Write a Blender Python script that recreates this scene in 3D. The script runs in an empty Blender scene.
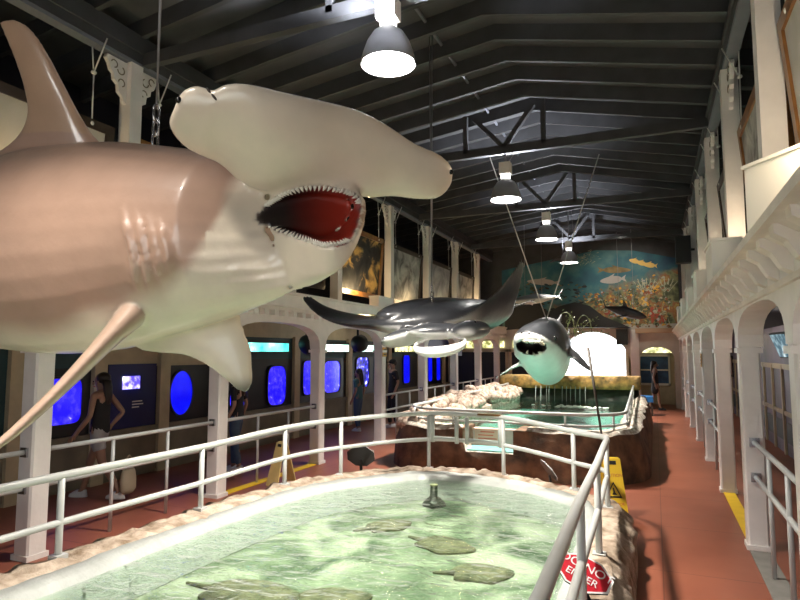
import bpy, bmesh, math, random
from mathutils import Vector as V, Matrix, noise, Euler
from mathutils.bvhtree import BVHTree
random.seed(7)
PI = math.pi
scn = bpy.context.scene
col = scn.collection

# ------------------------------------------------------------------ camera
F = 595.0; H = 1.95
PITCH = math.atan(52/F); YAW = math.atan(255*math.cos(PITCH)/F)
cy, sy, cp, sp = math.cos(YAW), math.sin(YAW), math.cos(PITCH), math.sin(PITCH)
CR = V((cy, sy, 0)); CF = V((-sy*cp, cy*cp, sp)); CU = V((sy*sp, -cy*sp, cp)); CO = V((0, 0, H))
def ray(x, y): return CF + CR*((x-400)/F) + CU*((300-y)/F)
def at(x, y, D): return CO + ray(x, y)*D                       # a measured point at depth D
def atX(x, y, X): d = ray(x, y); return CO + d*(X/d.x)
def atY(x, y, Y): d = ray(x, y); return CO + d*(Y/d.y)
def atZ(x, y, z): d = ray(x, y); return CO + d*((z-H)/d.z)
cam = bpy.data.objects.new('camera', bpy.data.cameras.new('camera')); col.objects.link(cam)
cam.location = CO; cam.rotation_euler = (PI/2+PITCH, 0, YAW)
cam.data.sensor_width = 36; cam.data.lens = F*36/800; cam.data.clip_start = .05; cam.data.clip_end = 200
scn.camera = cam

# ------------------------------------------------------------------ materials
MATS = {}
def mat(name, c, rough=.5, metal=0., var=.0, vscale=6., bump=0., bscale=30., emit=None, estr=0., coat=0., c2=None, spec=.5):
    m = bpy.data.materials.new(name); m.use_nodes = True
    nt = m.node_tree; b = nt.nodes['Principled BSDF']
    b.inputs['Roughness'].default_value = rough; b.inputs['Metallic'].default_value = metal
    b.inputs['Base Color'].default_value = (*c, 1); b.inputs['Specular IOR Level'].default_value = spec
    if coat: b.inputs['Coat Weight'].default_value = coat; b.inputs['Coat Roughness'].default_value = .08
    tc = nt.nodes.new('ShaderNodeTexCoord')
    if var or c2:
        n = nt.nodes.new('ShaderNodeTexNoise'); n.inputs['Scale'].default_value = vscale; n.inputs['Detail'].default_value = 6
        nt.links.new(tc.outputs['Object'], n.inputs['Vector'])
        r = nt.nodes.new('ShaderNodeValToRGB'); r.color_ramp.elements[0].position = .32; r.color_ramp.elements[1].position = .68
        a = c2 if c2 else tuple(max(0, k*(1-var)) for k in c)
        r.color_ramp.elements[0].color = (*a, 1); r.color_ramp.elements[1].color = (*[min(1, k*(1+var*.5)) for k in c], 1)
        nt.links.new(n.outputs['Fac'], r.inputs['Fac']); nt.links.new(r.outputs['Color'], b.inputs['Base Color'])
    if bump:
        n2 = nt.nodes.new('ShaderNodeTexNoise'); n2.inputs['Scale'].default_value = bscale; n2.inputs['Detail'].default_value = 5
        nt.links.new(tc.outputs['Object'], n2.inputs['Vector'])
        bp = nt.nodes.new('ShaderNodeBump'); bp.inputs['Strength'].default_value = bump; bp.inputs['Distance'].default_value = .03
        nt.links.new(n2.outputs['Fac'], bp.inputs['Height']); nt.links.new(bp.outputs['Normal'], b.inputs['Normal'])
    if emit:
        b.inputs['Emission Color'].default_value = (*emit, 1); b.inputs['Emission Strength'].default_value = estr
    MATS[name] = m
    return m
def emis_noise(name, ca, cb, cc, strength, scale, lo=.42, hi=.62):
    m = bpy.data.materials.new(name); m.use_nodes = True; nt = m.node_tree; b = nt.nodes['Principled BSDF']
    b.inputs['Base Color'].default_value = (.01, .01, .02, 1); b.inputs['Roughness'].default_value = .15
    tc = nt.nodes.new('ShaderNodeTexCoord'); n = nt.nodes.new('ShaderNodeTexNoise'); n.inputs['Scale'].default_value = scale; n.inputs['Detail'].default_value = 5
    r = nt.nodes.new('ShaderNodeValToRGB'); e = r.color_ramp.elements
    e[0].position = lo; e[0].color = (*ca, 1); e[1].position = hi; e[1].color = (*cb, 1); k = e.new(min(.99, hi+.1)); k.color = (*cc, 1)
    nt.links.new(tc.outputs['Object'], n.inputs['Vector']); nt.links.new(n.outputs['Fac'], r.inputs['Fac'])
    nt.links.new(r.outputs['Color'], b.inputs['Emission Color']); b.inputs['Emission Strength'].default_value = strength
    return m
M = {}
M['white'] = mat('white paint', (.78, .74, .71), .45, var=.10, vscale=3, bump=.15, bscale=12)
M['cream'] = mat('cream paint', (.50, .42, .28), .5, var=.15, vscale=4)
M['dado'] = mat('dull cream boards', (.20, .17, .12), .6, var=.2, vscale=3)
M['parapet'] = mat('aged white plaster', (.78, .71, .64), .55, var=.15, vscale=2.5, bump=.3, bscale=8)
M['navy'] = mat('dark navy paint', (.007, .010, .026), .7, var=.3, vscale=2)
M['black'] = mat('matt black', (.012, .012, .013), .5)
M['panel'] = mat('black tank panel', (.010, .012, .016), .35, var=.4, vscale=3)
M['tealpanel'] = mat('dark teal panel', (.012, .05, .06), .5, var=.4, vscale=2)
M['ceil'] = mat('grey roof boards', (.078, .080, .087), .75, var=.2, vscale=2, bump=.1, bscale=10)
M['rafter'] = mat('dark grey rafters', (.050, .052, .057), .7, var=.25, vscale=3)
M['beam'] = mat('grey beam paint', (.16, .17, .20), .5, var=.1, vscale=3)
M['steel'] = mat('painted steel rail', (.50, .51, .50), .35, var=.06, vscale=5, spec=.6)
M['chrome'] = mat('shiny steel', (.5, .5, .52), .25, 1.)
M['alu'] = mat('spun aluminium', (.55, .55, .55), .45, .8, var=.1, vscale=4)
M['rope'] = mat('white rope', (.65, .65, .62), .8)
M['cable'] = mat('steel cable', (.25, .25, .26), .4, .7)
M['rock'] = mat('pinkish rock', (.54, .44, .35), .85, vscale=7, bump=1., bscale=13, c2=(.20, .14, .09))
M['lip'] = mat('pale plastered pool lip', (.42, .44, .42), .6, var=.15, vscale=5, bump=.4, bscale=10)
M['rockwall'] = mat('brown rock wall', (.22, .12, .065), .75, bump=1.0, bscale=6, c2=(.05, .03, .02), vscale=4)
M['yellow'] = mat('yellow plastic', (.75, .50, .03), .4)
M['paleyellow'] = mat('faded yellow plastic', (.66, .50, .20), .45, var=.15, vscale=6)
M['yellowpaint'] = mat('yellow line paint', (.80, .52, .02), .6, var=.1, vscale=6)
M['red'] = mat('red sign enamel', (.50, .015, .03), .3)
M['orangered'] = mat('red lettering', (.50, .10, .05), .5)
M['signwhite'] = mat('sign white', (.80, .80, .80), .4)
M['signback'] = mat('sign back', (.010, .010, .010), .5)
M['pinkpanel'] = mat('pink-brown panel', (.52, .36, .30), .6, var=.1, vscale=5)
M['gold'] = mat('mossy gold rock', (.48, .28, .07), .8, bump=1., bscale=9, c2=(.11, .08, .025), vscale=6)
M['darkrock'] = mat('dark wet rock', (.035, .045, .03), .4, bump=1., bscale=7, c2=(.012, .016, .012), vscale=5)
M['bank'] = mat('pink rubble rock', (.60, .48, .40), .8, bump=1., bscale=14, c2=(.20, .13, .09), vscale=16)
M['woodframe'] = mat('gilt wood frame', (.20, .09, .025), .35, var=.3, vscale=8)
M['darkframe'] = mat('dark wood frame', (.035, .022, .014), .45, var=.3, vscale=8)
M['boxwhite'] = mat('white light box', (.80, .78, .73), .5)
M['strip'] = mat('grey concrete kerb', (.22, .21, .19), .8, var=.2, vscale=6)
M['blueseat'] = mat('bright blue vinyl', (.02, .15, .42), .4)
M['skin'] = mat('skin', (.30, .17, .115), .5)
M['blackcloth'] = mat('black cloth', (.012, .012, .014), .8)
M['greycloth'] = mat('grey cloth', (.35, .34, .35), .8)
M['jeans'] = mat('blue denim', (.05, .09, .16), .8)
M['hair'] = mat('dark hair', (.018, .012, .009), .5)
M['shoe'] = mat('white shoe', (.62, .62, .62), .6)
M['bag'] = mat('cream bag', (.50, .42, .30), .7)
M['tooth'] = mat('ivory teeth', (.75, .70, .60), .3)
M['eye'] = mat('dark eye', (.01, .01, .01), .1)
M['bamboo'] = mat('dark cane', (.05, .035, .025), .6)
M['leaf'] = mat('pale green leaf', (.20, .24, .12), .6)
M['turtle'] = mat('mottled ray skin', (.26, .24, .15), .8, c2=(.10, .105, .065), vscale=11)
M['glow'] = mat('lamp glow', (1, 1, 1), .5, emit=(1, .97, .93), estr=14)
M['strand'] = mat('thin falling water', (.30, .34, .32), .15)
M['screen'] = emis_noise('bright monitor', (.06, .04, .5), (.5, .45, 1.0), (1, 1, 1), 2.2, 9)
M['tank'] = emis_noise('lit blue tank', (.010, .004, .75), (.06, .04, 1.0), (.85, .80, 1.0), 1.15, 9, .47, .66)
M['tankdeep'] = emis_noise('deep blue tank', (.001, .002, .9), (.004, .01, 1.0), (.02, .06, 1.0), .75, 5)
M['tankblack'] = emis_noise('dark blue tank', (.002, .002, .10), (.02, .02, .7), (.9, .9, 1.0), 1.3, 6, .45, .58)
M['teallight'] = emis_noise('teal lit header', (.02, .55, .50), (.25, .95, .85), (.85, 1, 1), 1.6, 2.2, .35, .62)
M['whitelight'] = emis_noise('white lit header', (.35, .8, .65), (.85, 1, .9), (1, 1, 1), 2.0, 3, .35, .6)
M['yellowlight'] = emis_noise('yellow lit header', (.16, .17, .04), (.9, .85, .4), (1, 1, .8), 1.6, 6, .38, .6)
M['bluesign'] = mat('dark blue sign', (.005, .009, .10), .4)
M['blueposter'] = mat('blue poster', (.03, .12, .30), .5, c2=(.01, .04, .13), vscale=3)
M['purple'] = mat('purple panel', (.20, .16, .26), .5, c2=(.10, .09, .12), vscale=1.5)
M['tvblue'] = emis_noise('wall television', (.05, .12, .16), (.35, .5, .55), (.95, 1, 1), .8, 7)
M['daylight'] = mat('bright ground outside', (.8, .8, .75), .8)
M['foliage'] = mat('pale foliage outside', (.35, .55, .25), .8, var=.4, vscale=2)

def floor_mat():
    m = bpy.data.materials.new('terracotta floor'); m.use_nodes = True; nt = m.node_tree; b = nt.nodes['Principled BSDF']; L = nt.links.new
    tc = nt.nodes.new('ShaderNodeTexCoord'); n = nt.nodes.new('ShaderNodeTexNoise'); n.inputs['Scale'].default_value = 1.3; n.inputs['Detail'].default_value = 8
    r = nt.nodes.new('ShaderNodeValToRGB'); r.color_ramp.elements[0].position = .3; r.color_ramp.elements[1].position = .7
    r.color_ramp.elements[0].color = (.215, .062, .033, 1); r.color_ramp.elements[1].color = (.30, .098, .055, 1)
    br = nt.nodes.new('ShaderNodeTexBrick'); br.inputs['Scale'].default_value = 1; br.offset = 0
    br.inputs['Brick Width'].default_value = 1.3; br.inputs['Row Height'].default_value = 1.5; br.inputs['Mortar Size'].default_value = .006
    br.inputs['Color1'].default_value = (1, 1, 1, 1); br.inputs['Color2'].default_value = (.94, .94, .94, 1); br.inputs['Mortar'].default_value = (.55, .5, .5, 1)
    mx = nt.nodes.new('ShaderNodeMixRGB'); mx.blend_type = 'MULTIPLY'; mx.inputs[0].default_value = 1
    L(tc.outputs['Object'], n.inputs['Vector']); L(tc.outputs['Object'], br.inputs['Vector']); L(n.outputs['Fac'], r.inputs['Fac'])
    L(r.outputs['Color'], mx.inputs[1]); L(br.outputs['Color'], mx.inputs[2]); L(mx.outputs['Color'], b.inputs['Base Color'])
    b.inputs['Roughness'].default_value = .45
    return m
M['floor'] = floor_mat()

def water_mat(name, tint, scale, strength, refl=1.33, gloss=.6):
    m = bpy.data.materials.new(name); m.use_nodes = True; nt = m.node_tree; L = nt.links.new
    nt.nodes.remove(nt.nodes['Principled BSDF']); out = nt.nodes['Material Output']
    tr = nt.nodes.new('ShaderNodeBsdfTransparent'); tr.inputs['Color'].default_value = (*tint, 1)
    gl = nt.nodes.new('ShaderNodeBsdfGlossy'); gl.inputs['Roughness'].default_value = .04
    fr = nt.nodes.new('ShaderNodeFresnel'); fr.inputs['IOR'].default_value = refl
    tc = nt.nodes.new('ShaderNodeTexCoord'); mp = nt.nodes.new('ShaderNodeMapping'); mp.inputs['Scale'].default_value = (1, 1.6, 1)
    n = nt.nodes.new('ShaderNodeTexNoise'); n.inputs['Scale'].default_value = scale; n.inputs['Detail'].default_value = 3; n.inputs['Distortion'].default_value = .6
    bp = nt.nodes.new('ShaderNodeBump'); bp.inputs['Strength'].default_value = strength; bp.inputs['Distance'].default_value = .05
    mx = nt.nodes.new('ShaderNodeMixShader')
    L(tc.outputs['Object'], mp.inputs['Vector']); L(mp.outputs['Vector'], n.inputs['Vector']); L(n.outputs['Fac'], bp.inputs['Height'])
    L(bp.outputs['Normal'], gl.inputs['Normal']); L(bp.outputs['Normal'], fr.inputs['Normal'])
    sc_ = nt.nodes.new('ShaderNodeMath'); sc_.operation = 'MULTIPLY'; sc_.inputs[1].default_value = gloss; L(fr.outputs['Fac'], sc_.inputs[0]); L(sc_.outputs[0], mx.inputs['Fac']); L(tr.outputs['BSDF'], mx.inputs[1]); L(gl.outputs['BSDF'], mx.inputs[2]); L(mx.outputs['Shader'], out.inputs['Surface'])
    return m
M['water'] = water_mat('clear green water', (.84, .95, .86), 5.0, 1.0, 1.5, 1.3)
M['water2'] = water_mat('teal water', (.70, .92, .86), 6, .8, 1.4, 1.)
M['fall'] = water_mat('falling water', (.80, .86, .86), 14, 1.0, 1.5)
def poolfloor_mat():
    m = bpy.data.materials.new('mottled pool floor'); m.use_nodes = True; nt = m.node_tree; b = nt.nodes['Principled BSDF']; L = nt.links.new
    tc = nt.nodes.new('ShaderNodeTexCoord'); n = nt.nodes.new('ShaderNodeTexNoise'); n.inputs['Scale'].default_value = 1.6; n.inputs['Detail'].default_value = 7; n.inputs['Distortion'].default_value = 1.0
    r = nt.nodes.new('ShaderNodeValToRGB'); e = r.color_ramp.elements
    e[0].position = .33; e[0].color = (.06, .095, .055, 1); e[1].position = .63; e[1].color = (.50, .52, .42, 1); k = e.new(.47); k.color = (.20, .25, .17, 1)  # dark green to pale mottle, spread at random
    L(tc.outputs['Object'], n.inputs['Vector']); L(n.outputs['Fac'], r.inputs['Fac']); L(r.outputs['Color'], b.inputs['Base Color']); b.inputs['Roughness'].default_value = .9
    return m
M['poolfloor'] = poolfloor_mat()
M['pool2floor'] = mat('teal pool floor', (.28, .50, .44), .8, c2=(.12, .33, .28), vscale=1.2)

def attr_mat(name, rough, coat, bump, bscale, var=.12):
    m = bpy.data.materials.new(name); m.use_nodes = True; nt = m.node_tree; b = nt.nodes['Principled BSDF']; L = nt.links.new
    a = nt.nodes.new('ShaderNodeAttribute'); a.attribute_name = 'pigment'
    tc = nt.nodes.new('ShaderNodeTexCoord'); n = nt.nodes.new('ShaderNodeTexNoise'); n.inputs['Scale'].default_value = 5; n.inputs['Detail'].default_value = 6
    r = nt.nodes.new('ShaderNodeValToRGB'); r.color_ramp.elements[0].position = .3; r.color_ramp.elements[1].position = .7
    r.color_ramp.elements[0].color = (1-var, 1-var, 1-var, 1); r.color_ramp.elements[1].color = (1, 1, 1, 1)
    mx = nt.nodes.new('ShaderNodeMixRGB'); mx.blend_type = 'MULTIPLY'; mx.inputs[0].default_value = 1
    L(tc.outputs['Object'], n.inputs['Vector']); L(n.outputs['Fac'], r.inputs['Fac']); L(a.outputs['Color'], mx.inputs[1]); L(r.outputs['Color'], mx.inputs[2])
    L(mx.outputs['Color'], b.inputs['Base Color'])
    n2 = nt.nodes.new('ShaderNodeTexNoise'); n2.inputs['Scale'].default_value = bscale; n2.inputs['Detail'].default_value = 4
    bp = nt.nodes.new('ShaderNodeBump'); bp.inputs['Strength'].default_value = bump; bp.inputs['Distance'].default_value = .02
    L(tc.outputs['Object'], n2.inputs['Vector']); L(n2.outputs['Fac'], bp.inputs['Height']); L(bp.outputs['Normal'], b.inputs['Normal'])
    b.inputs['Roughness'].default_value = rough; b.inputs['Coat Weight'].default_value = coat; b.inputs['Coat Roughness'].default_value = .12
    return m
M['shark'] = attr_mat('glossy painted shark skin', .38, .6, .25, 7)
M['gwshark'] = attr_mat('painted shark skin', .5, .1, .2, 6)
M['manta'] = attr_mat('glossy dark ray skin', .32, .25, .5, 5)

# ------------------------------------------------------------------ mesh building
class MB:
    def __init__(s): s.v = []; s.f = []; s.m = []; s.cur = 0
    def add(s, vs, fs):
        o = len(s.v); s.v += [V(p) for p in vs]
        for f in fs: s.f.append([i+o for i in f]); s.m.append(s.cur)
    def box(s, x0, y0, z0, x1, y1, z1, rz=0):
        c = V(((x0+x1)/2, (y0+y1)/2, 0)); R = Matrix.Rotation(rz, 3, 'Z')
        p = [V((x, y, z)) for z in (z0, z1) for x, y in ((x0, y0), (x1, y0), (x1, y1), (x0, y1))]
        if rz: p = [R @ (q-c) + c for q in p]
        s.add(p, [(3, 2, 1, 0), (4, 5, 6, 7), (0, 1, 5, 4), (1, 2, 6, 5), (2, 3, 7, 6), (3, 0, 4, 7)])
    def obox(s, c, ax, ay, az):                                  # oriented by three half-vectors
        c = V(c); ax, ay, az = V(ax), V(ay), V(az)
        p = [c+sx*ax+sy_*ay+k*az for k in (-1, 1) for sx, sy_ in ((-1, -1), (1, -1), (1, 1), (-1, 1))]
        s.add(p, [(3, 2, 1, 0), (4, 5, 6, 7), (0, 1, 5, 4), (1, 2, 6, 5), (2, 3, 7, 6), (3, 0, 4, 7)])
    def bar(s, p, q, w, h, up=(0, 0, 1)):
        p, q = V(p), V(q); d = (q-p); l = d.length; d.normalize(); side = d.cross(V(up))
        if side.length < 1e-4: side = V((1, 0, 0))
        side.normalize(); u = side.cross(d)
        s.obox((p+q)/2, d*l/2, side*w/2, u*h/2)
    def loft(s, rings, cap=True, loop=False):
        n = len(rings[0]); o = len(s.v); fs = []
        vs = [p for r in rings for p in r]; k = len(rings)
        for i in range(k if loop else k-1):
            j = (i+1) % k
            for a in range(n):
                b = (a+1) % n; fs.append((i*n+a, i*n+b, j*n+b, j*n+a))
        if cap and not loop: fs.append(tuple(range(n-1, -1, -1))); fs.append(tuple((k-1)*n+a for a in range(n)))
        s.add(vs, fs)
    def tube(s, pts, r, n=10, loop=False, cap=True):
        pts = [V(p) for p in pts]; k = len(pts); rr = r if isinstance(r, (list, tuple)) else [r]*k; rings = []
        t0 = None; u = None
        for i in range(k):
            a = pts[(i-1) % k] if (loop or i > 0) else pts[i]; b = pts[(i+1) % k] if (loop or i < k-1) else pts[i]
            t = (b-a).normalized()
            if u is None:
                u = t.cross(V((0, 0, 1)))
                if u.length < .05: u = t.cross(V((1, 0, 0)))
            u = (u - t*u.dot(t)).normalized(); w = t.cross(u)
            rings.append([pts[i]+(u*math.cos(2*PI*q/n)+w*math.sin(2*PI*q/n))*rr[i] for q in range(n)])
        s.loft(rings, cap, loop)
    def lathe(s, prof, c, n=24, cap=True):
        c = V(c); s.loft([[c+V((r*math.cos(2*PI*q/n), r*math.sin(2*PI*q/n), z)) for q in range(n)] for r, z in prof], cap)
    def ell(s, c, a, b, d, n=16, k=10):                          # ellipsoid with three axis vectors
        c = V(c); a, b, d = V(a), V(b), V(d)
        s.loft([[c+d*math.cos(PI*i/k)+(a*math.cos(2*PI*q/n)+b*math.sin(2*PI*q/n))*max(.02, math.sin(PI*i/k)) for q in range(n)] for i in range(k+1)])
    def prism(s, pts, d):                                        # polygon pts extruded by d
        pts = [V(p) for p in pts]; n = len(pts); d = V(d)
        s.add(pts+[p+d for p in pts], [tuple(range(n-1, -1, -1)), tuple(range(n, 2*n))]+[(i, (i+1) % n, n+(i+1) % n, n+i) for i in range(n)])
    def build(s, name, mats, parent=None, smooth=False, fix=True):
        me = bpy.data.meshes.new(name); off = parent_loc(parent)
        me.from_pydata([p-off for p in s.v], [], s.f)
        ml = mats if isinstance(mats, (list, tuple)) else [mats]
        for m in ml: me.materials.append(m)
        for i, p in enumerate(me.polygons): p.material_index = s.m[i]; p.use_smooth = smooth
        if fix:
            bm = bmesh.new(); bm.from_mesh(me); bmesh.ops.recalc_face_normals(bm, faces=bm.faces); bm.to_mesh(me); bm.free()
        o = bpy.data.objects.new(name, me); col.objects.link(o)
        if parent: o.parent = parent
        elif False: pass
        return o
def parent_loc(p):
    l = V((0, 0, 0))
    while p: l += p.location; p = p.parent
    return l
def tag(o, label, cat, group=None, kind=None):
    if label: o['label'] = label
    if cat: o['category'] = cat
    if group: o['group'] = group
    if kind: o['kind'] = kind
    return o
def thing(name, label, cat, loc, group=None):
    o = bpy.data.objects.new(name, None); col.objects.link(o); o.location = loc; o.empty_display_size = .1
    return tag(o, label, cat, group)
def struct(o): o['kind'] = 'structure'; return o
def recentre(o):                                                 # put the origin of a one-mesh thing at its base
    vs = [v.co for v in o.data.vertices]
    b = V(((min(v.x for v in vs)+max(v.x for v in vs))/2, (min(v.y for v in vs)+max(v.y for v in vs))/2, min(v.z for v in vs)))
    o.data.transform(Matrix.Translation(-b)); o.location = b
    return o
def dup(root, off, label=None):
    r = root.copy(); col.objects.link(r); r.location = root.location + V(off)
    if label: r['label'] = label
    for ch in list(root.children):
        c = ch.copy(); col.objects.link(c); c.parent = r
        for g in list(ch.children): d = g.copy(); col.objects.link(d); d.parent = c
    return r
def bez(a, b, c, d, n=10):
    a, b, c, d = map(V, (a, b, c, d))
    return [a*(1-t)**3+b*3*t*(1-t)**2+c*3*t*t*(1-t)+d*t**3 for t in [i/n for i in range(n+1)]]
def catmull(pts, n=6, loop=False):
    pts = [V(p) for p in pts]; k = len(pts); out = []
    for i in range(k if loop else k-1):
        p = [pts[(i+j) % k] if loop else pts[min(k-1, max(0, i+j))] for j in (-1, 0, 1, 2)]
        for q in range(n):
            t = q/n
            out.append(.5*((2*p[1])+(p[2]-p[0])*t+(2*p[0]-5*p[1]+4*p[2]-p[3])*t*t+(3*p[1]-p[0]-3*p[2]+p[3])*t**3))
    if not loop: out.append(pts[-1])
    return out
ORD = ['first', 'second', 'third', 'fourth', 'fifth', 'sixth', 'seventh', 'eighth', 'ninth', 'tenth', 'eleventh', 'twelfth', 'thirteenth', 'fourteenth']

# ------------------------------------------------------------------ the hall's shell
XL, XR = -5.54, .87                 # column rows
XLW, XRW = -7.7, 2.3                # outer walls of the aisles
YN, YF = -3.5, 23.0
RX, RZ = -1.95, 6.62                # ridge of the roof boards
SLL, SLR = .13, .22
def roof(x): return RZ-(SLL*(RX-x) if x < RX else SLR*(x-RX))
LY = [4.0+2.62*k for k in range(-2, 8)]
RY = [4.42+2.62*k for k in range(-2, 8)]
m = MB(); m.box(XLW-.2, YN, -.12, XRW+.2, YF+2.2, 0); struct(m.build('floor', M['floor']))
m = MB(); m.box(XLW-.2, YN, 0, XLW, YF+2, 5.85); wl = struct(m.build('wall_left', M['navy']))
m = MB(); m.box(XRW, YN, 0, XRW+.2, YF+2, 5.64); wr = struct(m.build('wall_right', M['navy']))
DX0, DX1, DZ = -3.1, .5, 2.9                                     # unseen opening behind the camera, added to light the models from the front
m = MB(); m.box(XLW-.2, YN-.2, 0, DX0, YN, 6.8); m.box(DX1, YN-.2, 0, XRW+.2, YN, 6.8); m.box(DX0, YN-.2, DZ, DX1, YN, 6.8); struct(m.build('wall_near', M['navy']))
m = MB(); m.box(DX0-.12, YN, 0, DX0, YN+.05, DZ+.12); m.box(DX1, YN, 0, DX1+.12, YN+.05, DZ+.12); m.box(DX0, YN, DZ, DX1, YN+.05, DZ+.12); struct(m.build('trim_3', M['white']))  # frame of the added opening
# roof boards with rafters and trusses
m = MB()
for s_, xe in ((-1, XLW-.25), (1, XRW+.25)):
    ze = roof(xe)
    m.add([(RX, YN-.2, RZ), (xe, YN-.2, ze), (xe, YF+.2, ze), (RX, YF+.2, RZ), (RX, YN-.2, RZ+.08), (xe, YN-.2, ze+.08), (xe, YF+.2, ze+.08), (RX, YF+.2, RZ+.08)],
          [(0, 1, 2, 3), (7, 6, 5, 4), (0, 4, 5, 1), (1, 5, 6, 2), (2, 6, 7, 3)])
ceil = struct(m.build('ceiling', M['ceil']))
y = -2.8
while y < YF-.1:
    m = MB()
    for xe in (XLW, XRW):
        ze = roof(xe)
        q = [(RX, y, RZ-.23), (xe, y, ze-.23), (xe, y, ze), (RX, y, RZ)]
        m.prism(q, (0, .065, 0) if xe < RX else (0, .05, 0))
    m.build('rafter', M['rafter'], ceil); y += .675
for ty in (.6, 5.42, 10.5, 15.0, 20.0):
    m = MB(); zc = 5.63; tc_ = -2.42
    m.box(-5.9, ty-.05, zc-.08, .95, ty+.05, zc+.08)
    for s_ in (-1, 1):
        m.bar((tc_, ty, zc+.05), (tc_+s_*.55, ty, roof(tc_+s_*.55)-.2), .08, .10, (0, 1, 0))
        m.bar((tc_+s_*.72, ty, zc), (tc_+s_*.72, ty, roof(tc_+s_*.72)-.1), .08, .10, (0, 1, 0))
    m.build('roof_truss', M['rafter'], ceil)
m = MB(); m.tube([(-2.75, YN, roof(-2.75)-.04), (-2.75, YF, roof(-2.75)-.04)], .025, 8); m.build('conduit', M['beam'], ceil)
# long beams carried by the upper posts
XBL, XBR, ZB = -5.9, .98, 5.52
for nm, x in (('trim_1', XBL), ('trim_2', XBR)):
    m = MB(); m.box(x-.07, YN, ZB, x+.07, YF, ZB+.045); m.cur = 1; m.box(x-.075, YN, ZB+.045, x+.075, YF, ZB+.17); m.box(x-.10, YN, ZB+.17, x+.10, YF, roof(x)-.2)
    struct(m.build(nm, [M['beam'], M['rafter']]))
# arcades
def arcade(nm, x0, x1, ys, hw, zs, za, zt):
    m = MB(); N = 14
    for i in range(len(ys)-1):
        a, b = ys[i]+hw, ys[i+1]-hw; c = (a+b)/2; r = (b-a)/2; pr = []
        for k in range(N+1):
            t = PI*k/N; cx_, sx_ = math.cos(t), math.sin(t)
            e = .72
            pr.append((c-r*math.copysign(abs(cx_)**e, cx_), zs+(za-zs)*abs(sx_)**e))
        pr[0] = (a, zs); pr[-1] = (b, zs)
        for k in range(N):
            (ya, zaa), (yb, zbb) = pr[k], pr[k+1]
            m.add([(x0, ya, zaa), (x0, yb, zbb), (x0, yb, zt), (x0, ya, zt), (x1, ya, zaa), (x1, yb, zbb), (x1, yb, zt), (x1, ya, zt)],
                  [(3, 2, 1, 0), (4, 5, 6, 7), (0, 1, 5, 4), (2, 3, 7, 6)])
    for yy in ys:
        m.box(x0, yy-hw, zs, x1, yy+hw, zt)
    return struct(m.build(nm, M['white']))
al = arcade('wall_left_arcade', XL-.1, XL+.1, LY, .1, 2.0, 2.42, 2.60)
ar = arcade('wall_right_arcade', XR-.09, XR+.13, RY, .11, 2.0, 2.36, 2.52)
m = MB(); m.box(XL-.12, YN, 2.60, XL+.16, YF, 2.66); m.box(XL-.12, YN, 2.66, XL+.24, YF, 2.86); m.box(XL-.12, YN, 2.86, XL+.28, YF, 2.90)
crl = m.build('cornice', M['white'], al)
y = YN+.2
m = MB()
while y < YF: m.box(XL+.10, y, 2.52, XL+.2, y+.1, 2.60); y += .26
m.build('dentil_row', M['white'], al)
# right cornice: soffit, brackets and parapet
m = MB()
m.add([(XR, YN, 2.50), (XR+.2, YN, 2.50), (XR+.2, YF, 2.50), (XR, YF, 2.50), (.60, YN, 2.66), (XR+.2, YN, 2.70), (XR+.2, YF, 2.70), (.60, YF, 2.66)],
      [(3, 2, 1, 0), (4, 5, 6, 7), (0, 4, 7, 3), (0, 1, 5, 4), (2, 3, 7, 6), (1, 2, 6, 5)])
m.box(.56, YN, 2.64, XR+.2, YF, 2.69); m.box(.60, YN, 2.69, XR+.1, YF, 2.75)
m.box(XR-.12, YN, 2.37, XR-.08, YF, 2.41)
m.build('cornice', M['parapet'], ar)
y = YN+.3
k = 0
while y < YF-.2:
    m = MB(); m.prism([(XR-.08, y, 2.42), (XR-.08, y, 2.66), (.605, y, 2.66), (.61, y, 2.59), (.67, y, 2.55), (.72, y, 2.46)], (0, .12, 0))
    m.build('cornice_bracket', M['parapet'], ar); y += .46; k += 1
# aisle ceilings / gallery floors
m = MB(); m.box(XLW, YN, 2.58, XL-.1, YF, 2.66); struct(m.build('ceiling_left_aisle', M['dado']))
m = MB(); m.box(XR+.2, YN, 2.46, XRW, YF, 2.52); struct(m.build('ceiling_right_aisle', M['navy']))
# columns
def column(x, y, w, zt, label, group, cap):
    t = thing('column', label, 'column', (x, y, 0), group)
    m = MB(); c = .018
    sh = [(-w+c, -w), (w-c, -w), (w, -w+c), (w, w-c), (w-c, w), (-w+c, w), (-w, w-c), (-w, -w+c)]
    m.loft([[(x+a, y+b, z) for a, b in sh] for z in (.0, zt)]); m.build('shaft', M['white'], t)
    m = MB(); m.box(x-w-.012, y-w-.012, 0, x+w+.012, y+w+.012, .05); m.build('base', M['white'], t)
    m = MB(); m.box(x-w-.02, y-w-.02, zt-cap, x+w+.02, y+w+.02, zt-cap+.05); m.build('capital', M['white'], t)
for i, yy in enumerate(LY[1:]): column(XL, yy, .1, 2.0, 'white square column, %s from the near end of the left arcade' % ORD[i], 'white columns of the left arcade', .06)
for i, yy in enumerate(RY[1:]): column(XR+.01, yy, .095, 2.0, 'white square column, %s from the near end of the right arcade' % ORD[i], 'white columns of the right arcade', .06)

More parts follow.
